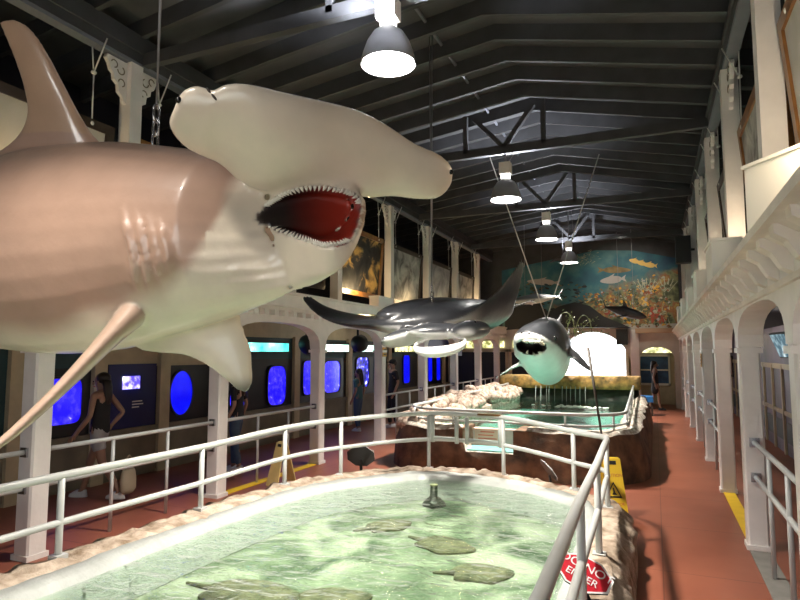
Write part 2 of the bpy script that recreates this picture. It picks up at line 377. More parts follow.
# upper posts with scroll-sawn brackets
def bracket(m, x, y, z, s):                                      # s = direction along y
    pr = [(0, 0), (.30, 0), (.315, -.05), (.27, -.10), (.245, -.17), (.20, -.20), (.19, -.27), (.13, -.31), (.12, -.40), (.06, -.44), (.04, -.50), (0, -.52)]
    m.cur = 0; m.prism([(x-.025, y+s*a, z+b) for a, b in pr], (.05, 0, 0))
    m.cur = 1
    for (ca, cb, r, a0, a1) in ((.20, -.085, .045, .3, 4.6), (.10, -.13, .05, 2, 6.2), (.085, -.28, .045, 0, 4.4)):
        for xs in (x-.026, x+.026):
            m.tube([(xs, y+s*(ca+r*math.cos(a0+(a1-a0)*k/8)), z+cb+r*math.sin(a0+(a1-a0)*k/8)) for k in range(9)], .008, 6)
def upper_post(x, y, z0, zt, w, label, group):
    t = thing('upper_post', label, 'post', (x, y, z0), group)
    m = MB(); m.box(x-w, y-w, z0, x+w, y+w, zt); m.build('shaft', M['white'], t)
    for s_ in (-1, 1):
        m = MB(); bracket(m, x, y+s_*w, zt-.02, s_); m.build('bracket', [M['white'], M['dado']], t)
PL = [5.28+2.62*k for k in range(-2, 7)]
PR = [5.76+2.62*k for k in range(-1, 7)]
for i, yy in enumerate(PL): upper_post(XBL, yy, 2.66, ZB, .09, 'white gallery post with scrolled brackets, %s from the near end on the left' % ORD[i], 'gallery posts on the left')
for i, yy in enumerate(PR): upper_post(XBR, yy, 2.70, ZB, .095, 'white gallery post, %s from the near end on the right' % ORD[i], 'gallery posts on the right')

# left aisle wall: pilasters, dado, tank panels
PIL = [3.0, 5.2, 6.45, 7.72, 9.02, 11.75, 14.35, 17.0, 19.6, 22.2]
m = MB(); m.box(XLW, YN, 0, XLW+.06, YF, .74); m.box(XLW, YN, .68, XLW+.10, YF, .76); m.box(XLW, YN, .05, XLW+.09, YF, .16); m.build('dado', M['dado'], wl)
m = MB(); m.box(XLW, YN, 2.26, XLW+.05, YF, 2.58); m.build('frieze', M['cream'], wl)
for p in PIL:
    m = MB(); m.box(XLW, p-.11, 0, XLW+.12, p+.11, 2.3); m.build('pilaster', M['cream'], wl)
for i in range(len(PIL)-1):
    a, b = PIL[i]+.11, PIL[i+1]-.11
    m = MB(); m.box(XLW, a, .76, XLW+.04, b, 1.72 if i < 4 else 1.94); m.build('tank_panel', M['panel'] if i != 0 else M['tealpanel'], wl)
    m = MB(); m.box(XLW, a, 1.72 if i < 4 else 1.80, XLW+.045, b, 2.26); m.build('upper_panel', M['cream'] if 1 < i < 4 else M['tealpanel'], wl)
def rrect(c, hy, hz, e, n=28):
    out = []
    for k in range(n):
        t = 2*PI*k/n; a, b = math.cos(t), math.sin(t)
        out.append((c[0], c[1]+hy*math.copysign(abs(a)**e, a), c[2]+hz*math.copysign(abs(b)**e, b)))
    return out
def tank(y, z, hy, hz, e, mt, label):
    t = thing('tank_window', label, 'aquarium window', (XLW+.04, y, z-hz), 'lit aquarium windows of the left aisle')
    c = (XLW+.045, y, z)
    m = MB(); m.prism(rrect(c, hy, hz, e), (.012, 0, 0)); m.build('glass', mt, t)
    o = rrect(c, hy+.03, hz+.03, e); i = rrect(c, hy, hz, e); n = len(o)
    m = MB(); m.loft([[V(p) for p in o], [V(p)+V((.03, 0, 0)) for p in o], [V(p)+V((.03, 0, 0)) for p in i], [V(p) for p in i]], loop=True); m.build('rim', M['black'], t)
tank(5.86, 1.26, .32, .32, .35, M['tank'], 'glowing blue square tank window left of the walking woman')
tank(8.16, 1.24, .27, .38, 1., M['tankdeep'], 'plain blue oval tank window right of the lit screen')
tank(9.72, 1.02, .27, .26, .8, M['tank'], 'low blue round tank window below the tip of the white shark fin')
tank(11.03, 1.22, .34, .42, .5, M['tank'], 'glowing blue tank window under the teal lit header')
tank(12.35, 1.34, .27, .40, .4, M['tank'], 'narrow blue tank window with white coral beside the third column')
tank(13.46, 1.32, .42, .40, .4, M['tank'], 'blue tank window with pale coral under the first white header')
tank(15.2, 1.38, .40, .42, .4, M['tankblack'], 'dark blue tank window under the second white header')
tank(16.3, 1.36, .28, .42, .4, M['whitelight'], 'white lit tank window left of the man in a cap')
tank(18.45, 1.38, .28, .46, .3, M['tankdeep'], 'tall slim blue tank window right of the man in a cap')
tank(20.72, 1.36, .22, .48, .3, M['tankdeep'], 'tall slim blue tank window, first of two under the blue sign')
tank(21.62, 1.36, .22, .48, .3, M['tankdeep'], 'tall slim blue tank window, second of two under the blue sign')
t = thing('screen_panel', 'dark blue information board with a small lit screen behind the woman', 'information board', (XLW+.045, 7.08, .77))
m = MB(); m.box(XLW+.042, 6.62, .77, XLW+.075, 7.56, 1.76); m.build('board', M['bluesign'], t)
m = MB(); m.box(XLW+.075, 6.88, 1.37, XLW+.10, 7.2, 1.57); m.build('screen', M['screen'], t)
m = MB()
for k, (a, b) in enumerate(((7.08, 7.28), (7.08, 7.3), (7.08, 7.22))): m.box(XLW+.075, a, 1.16-k*.045, XLW+.078, b, 1.178-k*.045)
m.build('caption', M['signwhite'], t)
def header(y0, y1, mt, label):
    t = thing('header_light', label, 'sign light', (XLW+.05, (y0+y1)/2, 1.95), 'lit headers over the tanks')
    m = MB(); m.box(XLW+.05, y0, 1.93, XLW+.16, y1, 2.20); m.build('housing', M['black'], t)
    m = MB(); m.box(XLW+.16, y0+.05, 1.96, XLW+.17, y1-.05, 2.14); m.build('diffuser', mt, t)
header(9.15, 11.35, M['teallight'], 'teal glowing header light over the widest tank panel')
header(12.3, 14.2, M['whitelight'], 'white glowing header light, first beyond the third column')
header(14.6, 16.6, M['whitelight'], 'white glowing header light, second beyond the third column')
header(17.2, 19.4, M['yellowlight'], 'yellowish header light above the man in a cap')
header(19.8, 22.0, M['yellowlight'], 'yellowish header light behind the blue sign')
def speaker(p, r, label):
    t = thing('spotlight', label, 'lamp', p, 'black round spotlights in the left arches'); p = V(p)
    m = MB(); m.tube([p+V((.0, -.12, .0)), p+V((.03, -.05, .02)), p+V((.05, .12, .05))], [r*.75, r, r*1.05], 14); m.build('housing', M['black'], t, True)
    m = MB(); m.bar(p+V((.02, 0, r*.8)), (p.x+.02, p.y, 2.58), .04, .04); m.build('bracket', M['black'], t)
for px, py, lb in ((306, 346, 'black round spotlight hanging right of the teal header'), (357, 345, 'black round spotlight hanging between the two white headers'), (393, 341, 'black round spotlight hanging above the man in a cap')):
    q = atX(px, py, -6.6); speaker(q, .2, lb)
# left aisle railings between the columns
def aisle_rail(x, y0, y1, label, group, zt=1.0, zl=.66, n=3):
    t = thing('aisle_railing', label, 'railing', (x, (y0+y1)/2, 0), group)
    for nm, z in (('top_rail', zt), ('lower_rail', zl)):
        m = MB(); m.tube([(x, y0, z), (x, y1, z)], .024, 10); r_ = m.build(nm, M['steel'], t, True)
        for yy in (y0, y1):
            m = MB(); m.box(x-.045, min(yy, yy+(.02 if yy == y0 else -.02)), z-.045, x+.045, max(yy, yy+(.02 if yy == y0 else -.02)), z+.045); m.build('flange', M['chrome'], r_)
    for k in range(1, n):
        yy = y0+(y1-y0)*k/n; m = MB(); m.tube([(x, yy, 0), (x, yy, zt)], .02, 10); m.build('post', M['steel'], t, True)
for i in range(len(LY)-1):
    if i == 4: continue
    aisle_rail(XL, LY[i]+.1, LY[i+1]-.1, 'grey pipe railing, %s bay from the near end of the left arcade' % ORD[i], 'aisle railings on the left')
for i in range(len(RY)-1):
    if i == 3: continue
    aisle_rail(XR+.01, RY[i]+.1, RY[i+1]-.1, 'grey pipe railing, %s bay from the near end of the right arcade' % ORD[i], 'aisle railings on the right', 1.05, .71)
# painted kerbs
m = MB(); m.box(XL-.07, 6.74, 0, XL+.07, 9.12, .012); tag(recentre(m.build('floor_stripe', M['yellowpaint'])), 'yellow painted stripe between the left columns behind the faded floor sign', 'floor stripe')
m = MB(); m.box(XR-.06, 7.16, 0, XR+.08, 9.55, .012); tag(recentre(m.build('floor_stripe', M['yellowpaint'])), 'yellow painted stripe between the right columns', 'floor stripe')
m = MB(); m.box(XR-.08, 4.55, 0, XR+.10, 6.90, .012); tag(recentre(m.build('kerb_strip', M['strip'])), 'grey concrete strip under the nearest right railing', 'kerb')

# right aisle wall
m = MB(); m.box(XRW-.04, YN, 0, XRW, YF, 2.46); m.build('panelling', M['purple'], wr)
m = MB(); m.box(XRW-.07, YN, .75, XRW, YF, .83); m.box(XRW-.07, YN, 1.62, XRW, YF, 1.72); m.build('panel_rail', M['cream'], wr)
for k in range(20):
    yy = 2+k*1.05; m = MB(); m.box(XRW-.08, yy-.05, 0, XRW, yy+.05, 1.70); m.build('panel_post', M['cream'], wr)
for k in range(19):
    yy = 2.52+k*1.05; m = MB(); m.box(XRW-.06, yy-.33, .25, XRW-.03, yy+.33, .62); m.build('vent_panel', M['tealpanel'], wr)
t = thing('television', 'wall television tilted down in the right aisle', 'television', (1.9, 8.1, 1.72))
c = atX(784, 345, 1.95); t.location = c
m = MB(); ax = V((.05, -.36, 0)); d = V((-.92, -.1, -.35)).normalized(); az = ax.normalized().cross(d)*.22
m.obox(c, ax, d*.03, az); m.build('casing', M['black'], t)
m = MB(); m.obox(c+d*.033, ax*.92, d*.004, az*.9); m.build('screen', M['tvblue'], t)
m = MB(); m.bar(c-d*.03, (XRW-.02, c.y, c.z+.12), .06, .06); m.build('wall_arm', M['black'], t)
q = atX(730, 366, XRW-.09)
t = thing('framed_picture', 'dark framed picture on the right aisle wall seen through the second arch', 'picture', (XRW-.06, q.y, q.z-.3))
m = MB(); m.box(XRW-.09, q.y-.55, q.z-.33, XRW-.06, q.y+.55, q.z+.33); m.build('frame', M['black'], t)
m = MB(); m.box(XRW-.095, q.y-.47, q.z-.27, XRW-.088, q.y+.47, q.z+.27); m.build('print', mat('pale print', (.6, .42, .33), .6, c2=(.30, .2, .17), vscale=4), t)
m = MB(); m.box(XRW-.10, q.y-.6, q.z+.42, XRW-.06, q.y+.6, q.z+.72); tag(recentre(m.build('notice_board', mat('tan notice', (.45, .26, .10), .6, var=.3))), 'tan wooden board above the framed picture in the right aisle', 'board')

# ------------------------------------------------------------------ far wall with the arch, doorway and mural
yf0, yf1 = YF, YF+.4
ACX, AR, AZ = -2.12, 1.34, 1.35     # arch centre, radius, springing
def arch_wall():
    m = MB(); N = 20; zt = 2.95
    def seg(xa, xb, za, zb):
        m.add([(xa, yf0, za), (xb, yf0, zb), (xb, yf0, zt), (xa, yf0, zt), (xa, yf1, za), (xb, yf1, zb), (xb, yf1, zt), (xa, yf1, zt)],
              [(0, 1, 2, 3), (7, 6, 5, 4), (0, 4, 5, 1)])
    for k in range(N):
        ta, tb = PI-PI*k/N, PI-PI*(k+1)/N
        seg(ACX+AR*math.cos(ta), ACX+AR*math.cos(tb), AZ+AR*math.sin(ta), AZ+AR*math.sin(tb))
    m.box(XLW, yf0, 0, ACX-AR, yf1, zt)
    m.box(ACX+AR, yf0, 0, -.50, yf1, zt)
    dx0, dx1 = -.50, .62; c = (dx0+dx1)/2; r = (dx1-dx0)/2
    for k in range(N):
        ta, tb = PI-PI*k/N, PI-PI*(k+1)/N
        seg(c+r*math.cos(ta), c+r*math.cos(tb), 1.75+.38*math.sin(ta), 1.75+.38*math.sin(tb))
    m.box(dx1, yf0, 0, XRW, yf1, zt)
    return m
fw = struct(arch_wall().build('wall_far', mat('pale far wall', (.56, .51, .44), .55, var=.12, vscale=3)))
m = MB(); m.prism([(XLW, YF+.02, 2.95), (XRW, YF+.02, 2.95), (XRW, YF+.02, roof(XRW)), (RX, YF+.02, RZ), (XLW, YF+.02, roof(XLW))], (0, .25, 0)); m.build('gable', M['rafter'], fw)
# alcove behind the doorway
m = MB(); m.box(-.9, YF+1.6, 0, 1.2, YF+1.7, 2.6); m.box(-.9, YF+.4, 2.5, 1.2, YF+1.7, 2.6); m.box(-1.0, YF+.4, 0, -.9, YF+1.7, 2.6); m.box(1.2, YF+.4, 0, 1.3, YF+1.7, 2.6)
struct(m.build('wall_far_alcove', M['cream']))
m = MB(); m.box(-.55, YF+1.56, .75, .45, YF+1.6, 1.80); w = m.build('window_1', M['blueposter']); struct(w)
m = MB()
for (a, b, c, d) in ((-.6, .5, 1.78, 1.86), (-.6, .5, .70, .78), (-.6, -.54, .7, 1.86), (.44, .5, .7, 1.86), (-.6, .5, 1.25, 1.30)): m.box(a, YF+1.53, c, b, YF+1.58, d)
m.build('window_frame', M['boxwhite'], w)
m = MB(); m.box(-.45, YF+.42, 1.92, .6, YF+.5, 2.12); tag(recentre(m.build('header_light', M['yellowlight'])), 'yellowish lit header over the far doorway on the right', 'sign light')
# pier facings beside the arch
for (a, b, lb) in ((ACX+AR-.02, -.52, 'white pier between the bright arch and the far doorway'), (ACX-AR-.5, ACX-AR+.02, 'white pier left of the bright arch')):
    m = MB(); m.box(a, YF-.12, 0, b, YF-.002, 2.75); tag(recentre(m.build('pier', M['white'])), lb, 'pier')
m = MB(); m.box(-.62, YF-.4, 2.62, .62, YF-.002, 2.78); tag(recentre(m.build('ledge', mat('tan ledge', (.5, .33, .2), .6))), 'tan ledge under the right end of the mural', 'ledge')
# dark doorways on the left of the far wall
for i, (a, b) in enumerate(((-7.4, -6.5), (-6.3, -5.35), (-5.1, -4.1))):
    m = MB(); m.box(a, YF-.03, 0, b, YF-.001, 1.95); o = m.build('door_%d' % (i+1), M['black']); struct(o)
    m = MB(); m.box(a-.1, YF-.08, 0, a, YF-.001, 2.05); m.box(b, YF-.08, 0, b+.1, YF-.001, 2.05); m.box(a-.1, YF-.08, 1.95, b+.1, YF-.001, 2.07); m.build('door_frame', M['cream'], o)
    m = MB(); m.box(a+.05, YF-.06, 2.12, b-.05, YF-.001, 2.38); m.build('transom_light', M['yellowlight'], o)
# outside
m = MB(); m.box(-30, YF+.4, -.3, 25, YF+40, -.02); m.box(-30, YN-30, -.3, 25, YN-.2, -.02); struct(m.build('ground', M['daylight']))
def leafball(m, c, r, n, s):
    for k in range(n):
        d = V((random.gauss(0, 1), random.gauss(0, 1), random.gauss(0, 1))).normalized()*r*random.uniform(.5, 1)
        a = V((random.gauss(0, 1), random.gauss(0, 1), random.gauss(0, 1))).normalized(); b = a.cross(d.normalized()).normalized(); p = V(c)+d
        m.add([p-a*s, p+b*s*.4, p+a*s, p-b*s*.4], [(0, 1, 2, 3)])
# mural
def mural_mat():
    m = bpy.data.materials.new('painted reef'); m.use_nodes = True; nt = m.node_tree; b = nt.nodes['Principled BSDF']; L = nt.links.new
    tc = nt.nodes.new('ShaderNodeTexCoord'); sx = nt.nodes.new('ShaderNodeSeparateXYZ'); L(tc.outputs['Object'], sx.inputs['Vector'])
    def nz(scale, det=6):
        n = nt.nodes.new('ShaderNodeTexNoise'); n.inputs['Scale'].default_value = scale; n.inputs['Detail'].default_value = det; L(tc.outputs['Object'], n.inputs['Vector']); return n
    def ramp(src, cols):
        r = nt.nodes.new('ShaderNodeValToRGB'); e = r.color_ramp.elements
        e[0].position, e[0].color = cols[0][0], (*cols[0][1], 1); e[1].position, e[1].color = cols[-1][0], (*cols[-1][1], 1)
        for p_, c_ in cols[1:-1]: k = e.new(p_); k.color = (*c_, 1)
        L(src, r.inputs['Fac']); return r
    water = ramp(nz(1.2).outputs['Fac'], [(.3, (.008, .05, .10)), (.5, (.02, .13, .17)), (.72, (.12, .25, .23))])
    reef = ramp(nz(2.6, 9).outputs['Fac'], [(.28, (.015, .02, .010)), (.40, (.07, .085, .035)), (.50, (.22, .23, .10)), (.57, (.30, .10, .03)), (.63, (.40, .28, .08)), (.76, (.42, .44, .28))])
    def mth(op, a, bb):
        n = nt.nodes.new('ShaderNodeMath'); n.operation = op
        for i, q in enumerate((a, bb)):
            if isinstance(q, (int, float)): n.inputs[i].default_value = q
            else: L(q, n.inputs[i])
        return n.outputs[0]
    # reef line climbs to the right
    line = mth('ADD', mth('MULTIPLY', sx.outputs['X'], .30), mth('MULTIPLY', nz(1.5).outputs['Fac'], 1.8))
    diff = mth('SUBTRACT', mth('ADD', line, 3.9), sx.outputs['Z'])
    fac = mth('MULTIPLY', diff, 2.2); cl = nt.nodes.new('ShaderNodeClamp'); L(fac, cl.inputs['Value'])
    mx = nt.nodes.new('ShaderNodeMixRGB'); L(cl.outputs[0], mx.inputs[0]); L(water.outputs[0], mx.inputs[1]); L(reef.outputs[0], mx.inputs[2])
    L(mx.outputs[0], b.inputs['Base Color']); b.inputs['Roughness'].default_value = .6
    return m
def paint(n, c, c2=None): return mat('mural paint '+n, c, .6, c2=c2, vscale=5)
mm = [mural_mat(), paint('yellow', (.75, .50, .12)), paint('brown', (.13, .09, .03), (.3, .2, .06)), paint('grey', (.42, .40, .38)), paint('red', (.50, .09, .04), (.3, .04, .02)), paint('gold', (.75, .38, .03)), paint('black', (.012, .014, .014)), paint('pale', (.50, .50, .36), (.3, .32, .2)), paint('olive', (.10, .115, .05), (.03, .04, .02)), paint('deep teal', (.012, .05, .07)), paint('rust', (.26, .09, .03)), paint('ochre', (.38, .26, .09))]
m = MB(); ym = YF-.015
m.prism([(-5.45, ym, 2.95), (.84, ym, 2.95), (.84, ym, 5.25), (-.6, ym, 5.62), (-1.9, ym, 5.72), (-5.45, ym, 5.15)], (0, .014, 0))
lay = [0]
def mp(idx, pts):
    lay[0] += 1; m.cur = idx; d = .00002*lay[0]
    q = [atY(x, y, ym-.002-d) for x, y in pts]; m.add(q, [tuple(range(len(q)))])
def mfish(idx, x, y, l, h, fl=1, a=0):
    pts = []
    for t in range(20):
        th = 2*PI*t/20; pts.append((fl*l*math.cos(th), h*math.sin(th)*(1-.25*math.cos(th))))
    ca, sa = math.cos(a), math.sin(a); R = lambda p: (x+p[0]*ca-p[1]*sa, y+p[0]*sa+p[1]*ca)
    mp(idx, [R(p) for p in pts]); mp(idx, [R(p) for p in ((-fl*l*.8, 0), (-fl*l*1.4, -h), (-fl*l*1.25, 0), (-fl*l*1.4, h))])
    mp(idx, [R(p) for p in ((-fl*l*.2, -h*.8), (-fl*l*.4, -h*1.7), (fl*l*.3, -h*.8))])
mfish(1, 634, 261, 5, 2.2, -1, .2); mfish(1, 641, 263, 5, 2.3, -1, .25); mfish(1, 649, 265, 6, 2.5, -1, .1)
mfish(2, 617, 270, 14, 3, 1, 0); mfish(3, 611, 280, 11, 3.6, -1, -.12); mfish(3, 541, 282, 14, 3, -1, .05)
for cx_, cy_, r, idx in ((654, 315, 8, 4), (661, 319, 5, 4), (646, 292, 4, 4), (654, 289, 4, 5), (643, 302, 4, 1), (612, 312, 6, 4), (598, 300, 3, 4)):
    mp(idx, [(cx_+r*(1+.35*math.sin(5*t))*math.cos(t), cy_+r*(.8+.3*math.cos(7*t))*math.sin(t)) for t in [2*PI*k/40 for k in range(40)]])
mp(5, [(615, 313), (622, 313), (631, 320), (630, 325), (622, 319)])
for cx_ in (642, 646, 650, 664, 668):                            # branching sea fans
    for k in range(5):
        a = -PI/2+(k-2)*.35; mp(7, [(cx_, 292), (cx_+.8, 292), (cx_+.8+14*math.cos(a), 292+14*math.sin(a)), (cx_+14*math.cos(a), 292+14*math.sin(a))])
for k in range(50):
    a = random.uniform(0, 2*PI); x, y = 585+random.gauss(0, 7), 257+random.gauss(0, 3); l = random.uniform(3, 6)
    mp(7, [(x, y), (x+.7, y+.3), (x+l*math.cos(a), y+l*math.sin(a)*.6)])
for k in range(46):
    x, y = random.uniform(628, 670), random.uniform(300, 326); mp(random.choice((7, 1, 2)), [(x, y), (x+1, y), (x+random.uniform(-2, 2), y-random.uniform(5, 12))])
random.seed(5)
for k in range(700):                                             # small dabs of coral and weed
    x = random.uniform(578, 670); top = 300-(x-578)*.22+random.gauss(0, 5); y = random.uniform(max(262, top), 327)
    if y > 300 and x < 630-(327-y)*-.0 and y > 302+(x-585)*.55: continue
    r = random.uniform(.5, 2.0); a0 = random.uniform(0, 6.3)
    mp(random.choice((2, 2, 8, 8, 8, 8, 10, 10, 7, 7, 11, 5, 3)), [(x+r*(1+.5*math.sin(3*t+a0))*math.cos(t), y+r*.8*(1+.5*math.cos(2*t+a0))*math.sin(t)) for t in [2*PI*q/7 for q in range(7)]])
for k in range(160):
    x = random.uniform(507, 585); y = random.uniform(282, 318); r = random.uniform(.6, 2.2); a0 = random.uniform(0, 6.3)
    mp(random.choice((6, 2, 9, 9, 8)), [(x+r*1.3*math.cos(t+a0), y+r*.7*math.sin(t)) for t in [2*PI*q/6 for q in range(6)]])
mp(6, [(505, 330), (505, 300), (520, 306), (535, 300), (548, 312), (560, 306), (575, 302), (590, 306), (606, 318), (600, 322), (560, 326)])
mu = m.build('mural', mm, fix=False)
tag(mu, 'painted coral reef mural with fish across the far gable', 'mural')
# dark pitched awning over the arch
m = MB(); m.prism([(-3.9, YF-.75, 2.86), (-.75, YF-.75, 2.80), (-2.5, YF-.75, 3.62)], (0, .7, 0)); tag(recentre(m.build('awning', M['black'])), 'dark pitched awning above the bright arch', 'awning')

# ------------------------------------------------------------------ pictures in the galleries
def print_mat(n, a, b, c, sc):
    m = bpy.data.materials.new('print '+n); m.use_nodes = True; nt = m.node_tree; bs = nt.nodes['Principled BSDF']; L = nt.links.new
    tc = nt.nodes.new('ShaderNodeTexCoord'); nz = nt.nodes.new('ShaderNodeTexNoise'); nz.inputs['Scale'].default_value = sc; nz.inputs['Detail'].default_value = 8; nz.inputs['Distortion'].default_value = .7
    r = nt.nodes.new('ShaderNodeValToRGB'); e = r.color_ramp.elements; e[0].position = .35; e[0].color = (*a, 1); e[1].position = .65; e[1].color = (*c, 1); k = e.new(.5); k.color = (*b, 1)
    L(tc.outputs['Object'], nz.inputs['Vector']); L(nz.outputs['Fac'], r.inputs['Fac']); L(r.outputs['Color'], bs.inputs['Base Color']); bs.inputs['Roughness'].default_value = .6; bs.inputs['Specular IOR Level'].default_value = .2
    return m
PM = [print_mat('pale', (.40, .38, .34), (.48, .46, .42), (.55, .52, .48), 1), print_mat('dark gold', (.010, .011, .012), (.03, .03, .03), (.60, .38, .12), 2.2), print_mat('grey', (.10, .10, .10), (.30, .30, .29), (.46, .45, .43), 2.5), print_mat('mist', (.22, .23, .24), (.34, .35, .36), (.5, .5, .5), 2)]
def picture(x, yc, sgn, pm, fm, label, group, w=1.12, z0=3.2, z1=4.66):
    t = thing('framed_picture', label, 'picture', (x, yc, z0), group)
    lean = sgn*.0; tz = V((sgn*.12, 0, z1-z0)); o = V((x-sgn*.1, yc, z0)); n = V((sgn, 0, -.1)).normalized(); b = .11; hw = w; up = tz.normalized(); l = tz.length
    m = MB()
    for (c, ay, az) in ((o+up*b/2, hw, b/2), (o+up*(l-b/2), hw, b/2)): m.obox(c, V((0, ay, 0)), n*.04, up*az)
    for s_ in (-1, 1): m.obox(o+up*l/2+V((0, s_*(hw-b/2), 0)), V((0, b/2, 0)), n*.04, up*(l/2-b))
    m.build('frame', fm, t)
    m = MB(); m.obox(o+up*l/2, V((0, hw-b, 0)), n*.015, up*(l/2-b)); m.build('print', pm, t)
    for s_ in (-1, 1):
        top = o+up*l+V((0, s_*hw*.72, 0)); bx = XBL if sgn > 0 else XBR
        m = MB(); y_ = top.y
        mid = V((top.x+sgn*.02, y_, ZB-.30))
        m.tube([top-up*.05+V((sgn*.03, 0, 0)), mid], .009, 6); m.tube([mid, (bx+sgn*.11, y_+.03, ZB+.10)], .009, 6); m.tube([mid, (bx-sgn*.06, y_-.03, ZB+.03)], .009, 6)
        m.ell(mid, (.03, 0, 0), (0, .035, 0), (0, 0, .025), 8, 6); m.ell(top+n*.03-up*.05, (.02, 0, 0), (0, .03, 0), (0, 0, .03), 8, 6)
        m.build('hanging_rope', M['rope'], t, True)
nm = ['pale print half hidden by the dorsal fin', 'brown framed picture behind the base of the dorsal fin', 'dark picture behind the hammer-shaped head', 'dark picture with a gold figure in a gilt frame on the left', 'grey misty print right of the gilt framed picture', 'grey print above the middle of the manta ray', 'fourth picture from the far end on the left gallery', 'third picture from the far end on the left gallery']
for i, yy in enumerate(PL[:-1]):
    j = i-1
    if j < 0: continue
    picture(XBL-.09, yy+1.31, 1, PM[(0, 1, 1, 2, 3, 2, 3)[j-1] if j else 0], M['woodframe'] if j in (1, 3) else M['darkframe'], nm[j] if j else nm[0], 'framed pictures in the left gallery')
picture(XBL-.09, PL[0]+1.31, 1, PM[0], M['woodframe'], 'pale print in a brown frame left of the dorsal fin', 'framed pictures in the left gallery')
for i, yy in enumerate(PR[:-1]):
    picture(XBR+.10, yy+1.31, -1, PM[(0, 2, 3, 2)[i % 4]], M['woodframe'] if i < 2 else M['darkframe'], 'framed picture leaning in the right gallery, %s from the near end' % ORD[i], 'framed pictures in the right gallery')
# light boxes on the parapets
def lightbox(x0, x1, y, d, z0, z1, rz, label, group):
    t = thing('light_box', label, 'light box', ((x0+x1)/2, y, z0), group)
    m = MB(); m.box(x0, y-d/2, z0, x1, y+d/2, z1, rz); o = m.build('box', M['boxwhite'], t)
    m = MB(); m.box(x0-.015, y-d/2-.015, z1-.03, x1+.015, y+d/2+.015, z1, rz); m.build('lid', M['boxwhite'], t)
for i, (yy, lb) in enumerate(((4.1, 'nearest on the left cornice, hidden behind the shark'), (7.95, 'below the open mouth of the hammer-headed shark'), (11.9, 'lit warm under the gilt framed picture'), (14.6, 'behind the middle of the manta'), (17.2, 'behind the right wing of the manta'), (20.3, 'on the left cornice near the mural'))):
    lightbox(XL-.1, XL+.12, yy, .75, 2.90, 3.16, 0, 'white light box ' + lb, 'light boxes on the left cornice')
t = thing('light_box', 'large white light box on the right parapet nearest the camera', 'light box', (.9, 4.4, 2.75), 'light boxes on the right parapet')
A_ = V((.63, 4.78, 0)); d_ = V((.57, -.82, 0)); e_ = V((.82, .57, 0))
m = MB(); m.obox(A_+d_*.37+e_*.07+V((0, 0, 3.0)), d_*.37, e_*.07, (0, 0, .25)); m.build('box', M['boxwhite'], t)
m = MB(); m.obox(A_+d_*.37+e_*.07+V((0, 0, 3.26)), d_*.385, e_*.085, (0, 0, .012)); m.build('lid', M['boxwhite'], t)
for i, yy in enumerate((7.55, 10.2, 12.8, 15.4, 18.0)):
    lightbox(.6, .88, yy, .8, 2.75, 3.17, 0, 'white light box on the right parapet, %s beyond the large near one' % ORD[i], 'light boxes on the right parapet')
# loudspeakers and small signs
def box_speaker(c, sx, sy, sz, label, arm):
    t = thing('loudspeaker', label, 'loudspeaker', c); c = V(c)
    m = MB(); m.box(c.x-sx, c.y-sy, c.z-sz, c.x+sx, c.y+sy, c.z+sz); m.build('cabinet', M['black'], t)
    m = MB(); m.box(c.x-sx*.88, c.y-sy-.01, c.z-sz*.92, c.x+sx*.88, c.y-sy, c.z+sz*.92); m.build('grille', M['signback'], t)
    m = MB(); m.bar(c, arm, .05, .05); m.build('wall_bracket', M['black'], t)
q = atX(683, 250, .72); box_speaker(q, .17, .15, .33, 'black loudspeaker on the right gallery posts', (XBR, q.y, q.z))
q = atY(622, 337, YF-.35); box_speaker(q, .19, .15, .28, 'black loudspeaker on the pier right of the bright arch', (q.x, YF+.02, q.z))
def small_sign(p, sy, sz, mt, label, n=(1, 0, 0)):
    t = thing('notice', label, 'notice', p); p = V(p); n = V(n)
    m = MB(); m.obox(p, V((-n.y, n.x, 0))*sy, n*.006, V((0, 0, sz))); m.build('plate', mt, t)
    m = MB()
    for k in range(3): m.obox(p+n*.008+V((0, 0, sz*(.5-.5*k))), V((-n.y, n.x, 0))*sy*.7, n*.001, V((0, 0, sz*.12)))
    m.build('lettering', M['bamboo'], t)
small_sign((XL+.11, LY[5], 1.95), .10, .10, mat('orange notice', (.60, .33, .04), .5), 'small orange notice on the fourth left column above the man')
c = RY[5]; small_sign((XR-.10, c-.03, 1.80), .10, .12, mat('amber notice', (.55, .28, .03), .5), 'small amber notice on a right column', (-1, 0, 0))
t = thing('hanging_sign', 'dark blue sign panel hanging in the left arcade behind the manta', 'sign', (XL, 15.8, 1.8))
qa, qb = atX(421, 341, XL-.16), atX(461, 357, XL-.16)
m = MB(); m.box(XL-.18, qa.y, 1.83, XL-.13, qb.y, 2.30); m.build('panel', M['bluesign'], t)
m = MB()
for k in range(9): m.box(XL-.128, qa.y+.2+k*.26, 1.93, XL-.126, qa.y+.36+k*.26, 1.97+.03*(k % 2))
m.build('lettering', mat('pale blue lettering', (.2, .3, .6), .5), t)
for s_ in (.2, .8):
    m = MB(); yy = qa.y+(qb.y-qa.y)*s_; m.tube([(XL-.155, yy, 2.30), (XL-.155, yy, 2.60)], .008, 6); m.build('hanger', M['cable'], t)

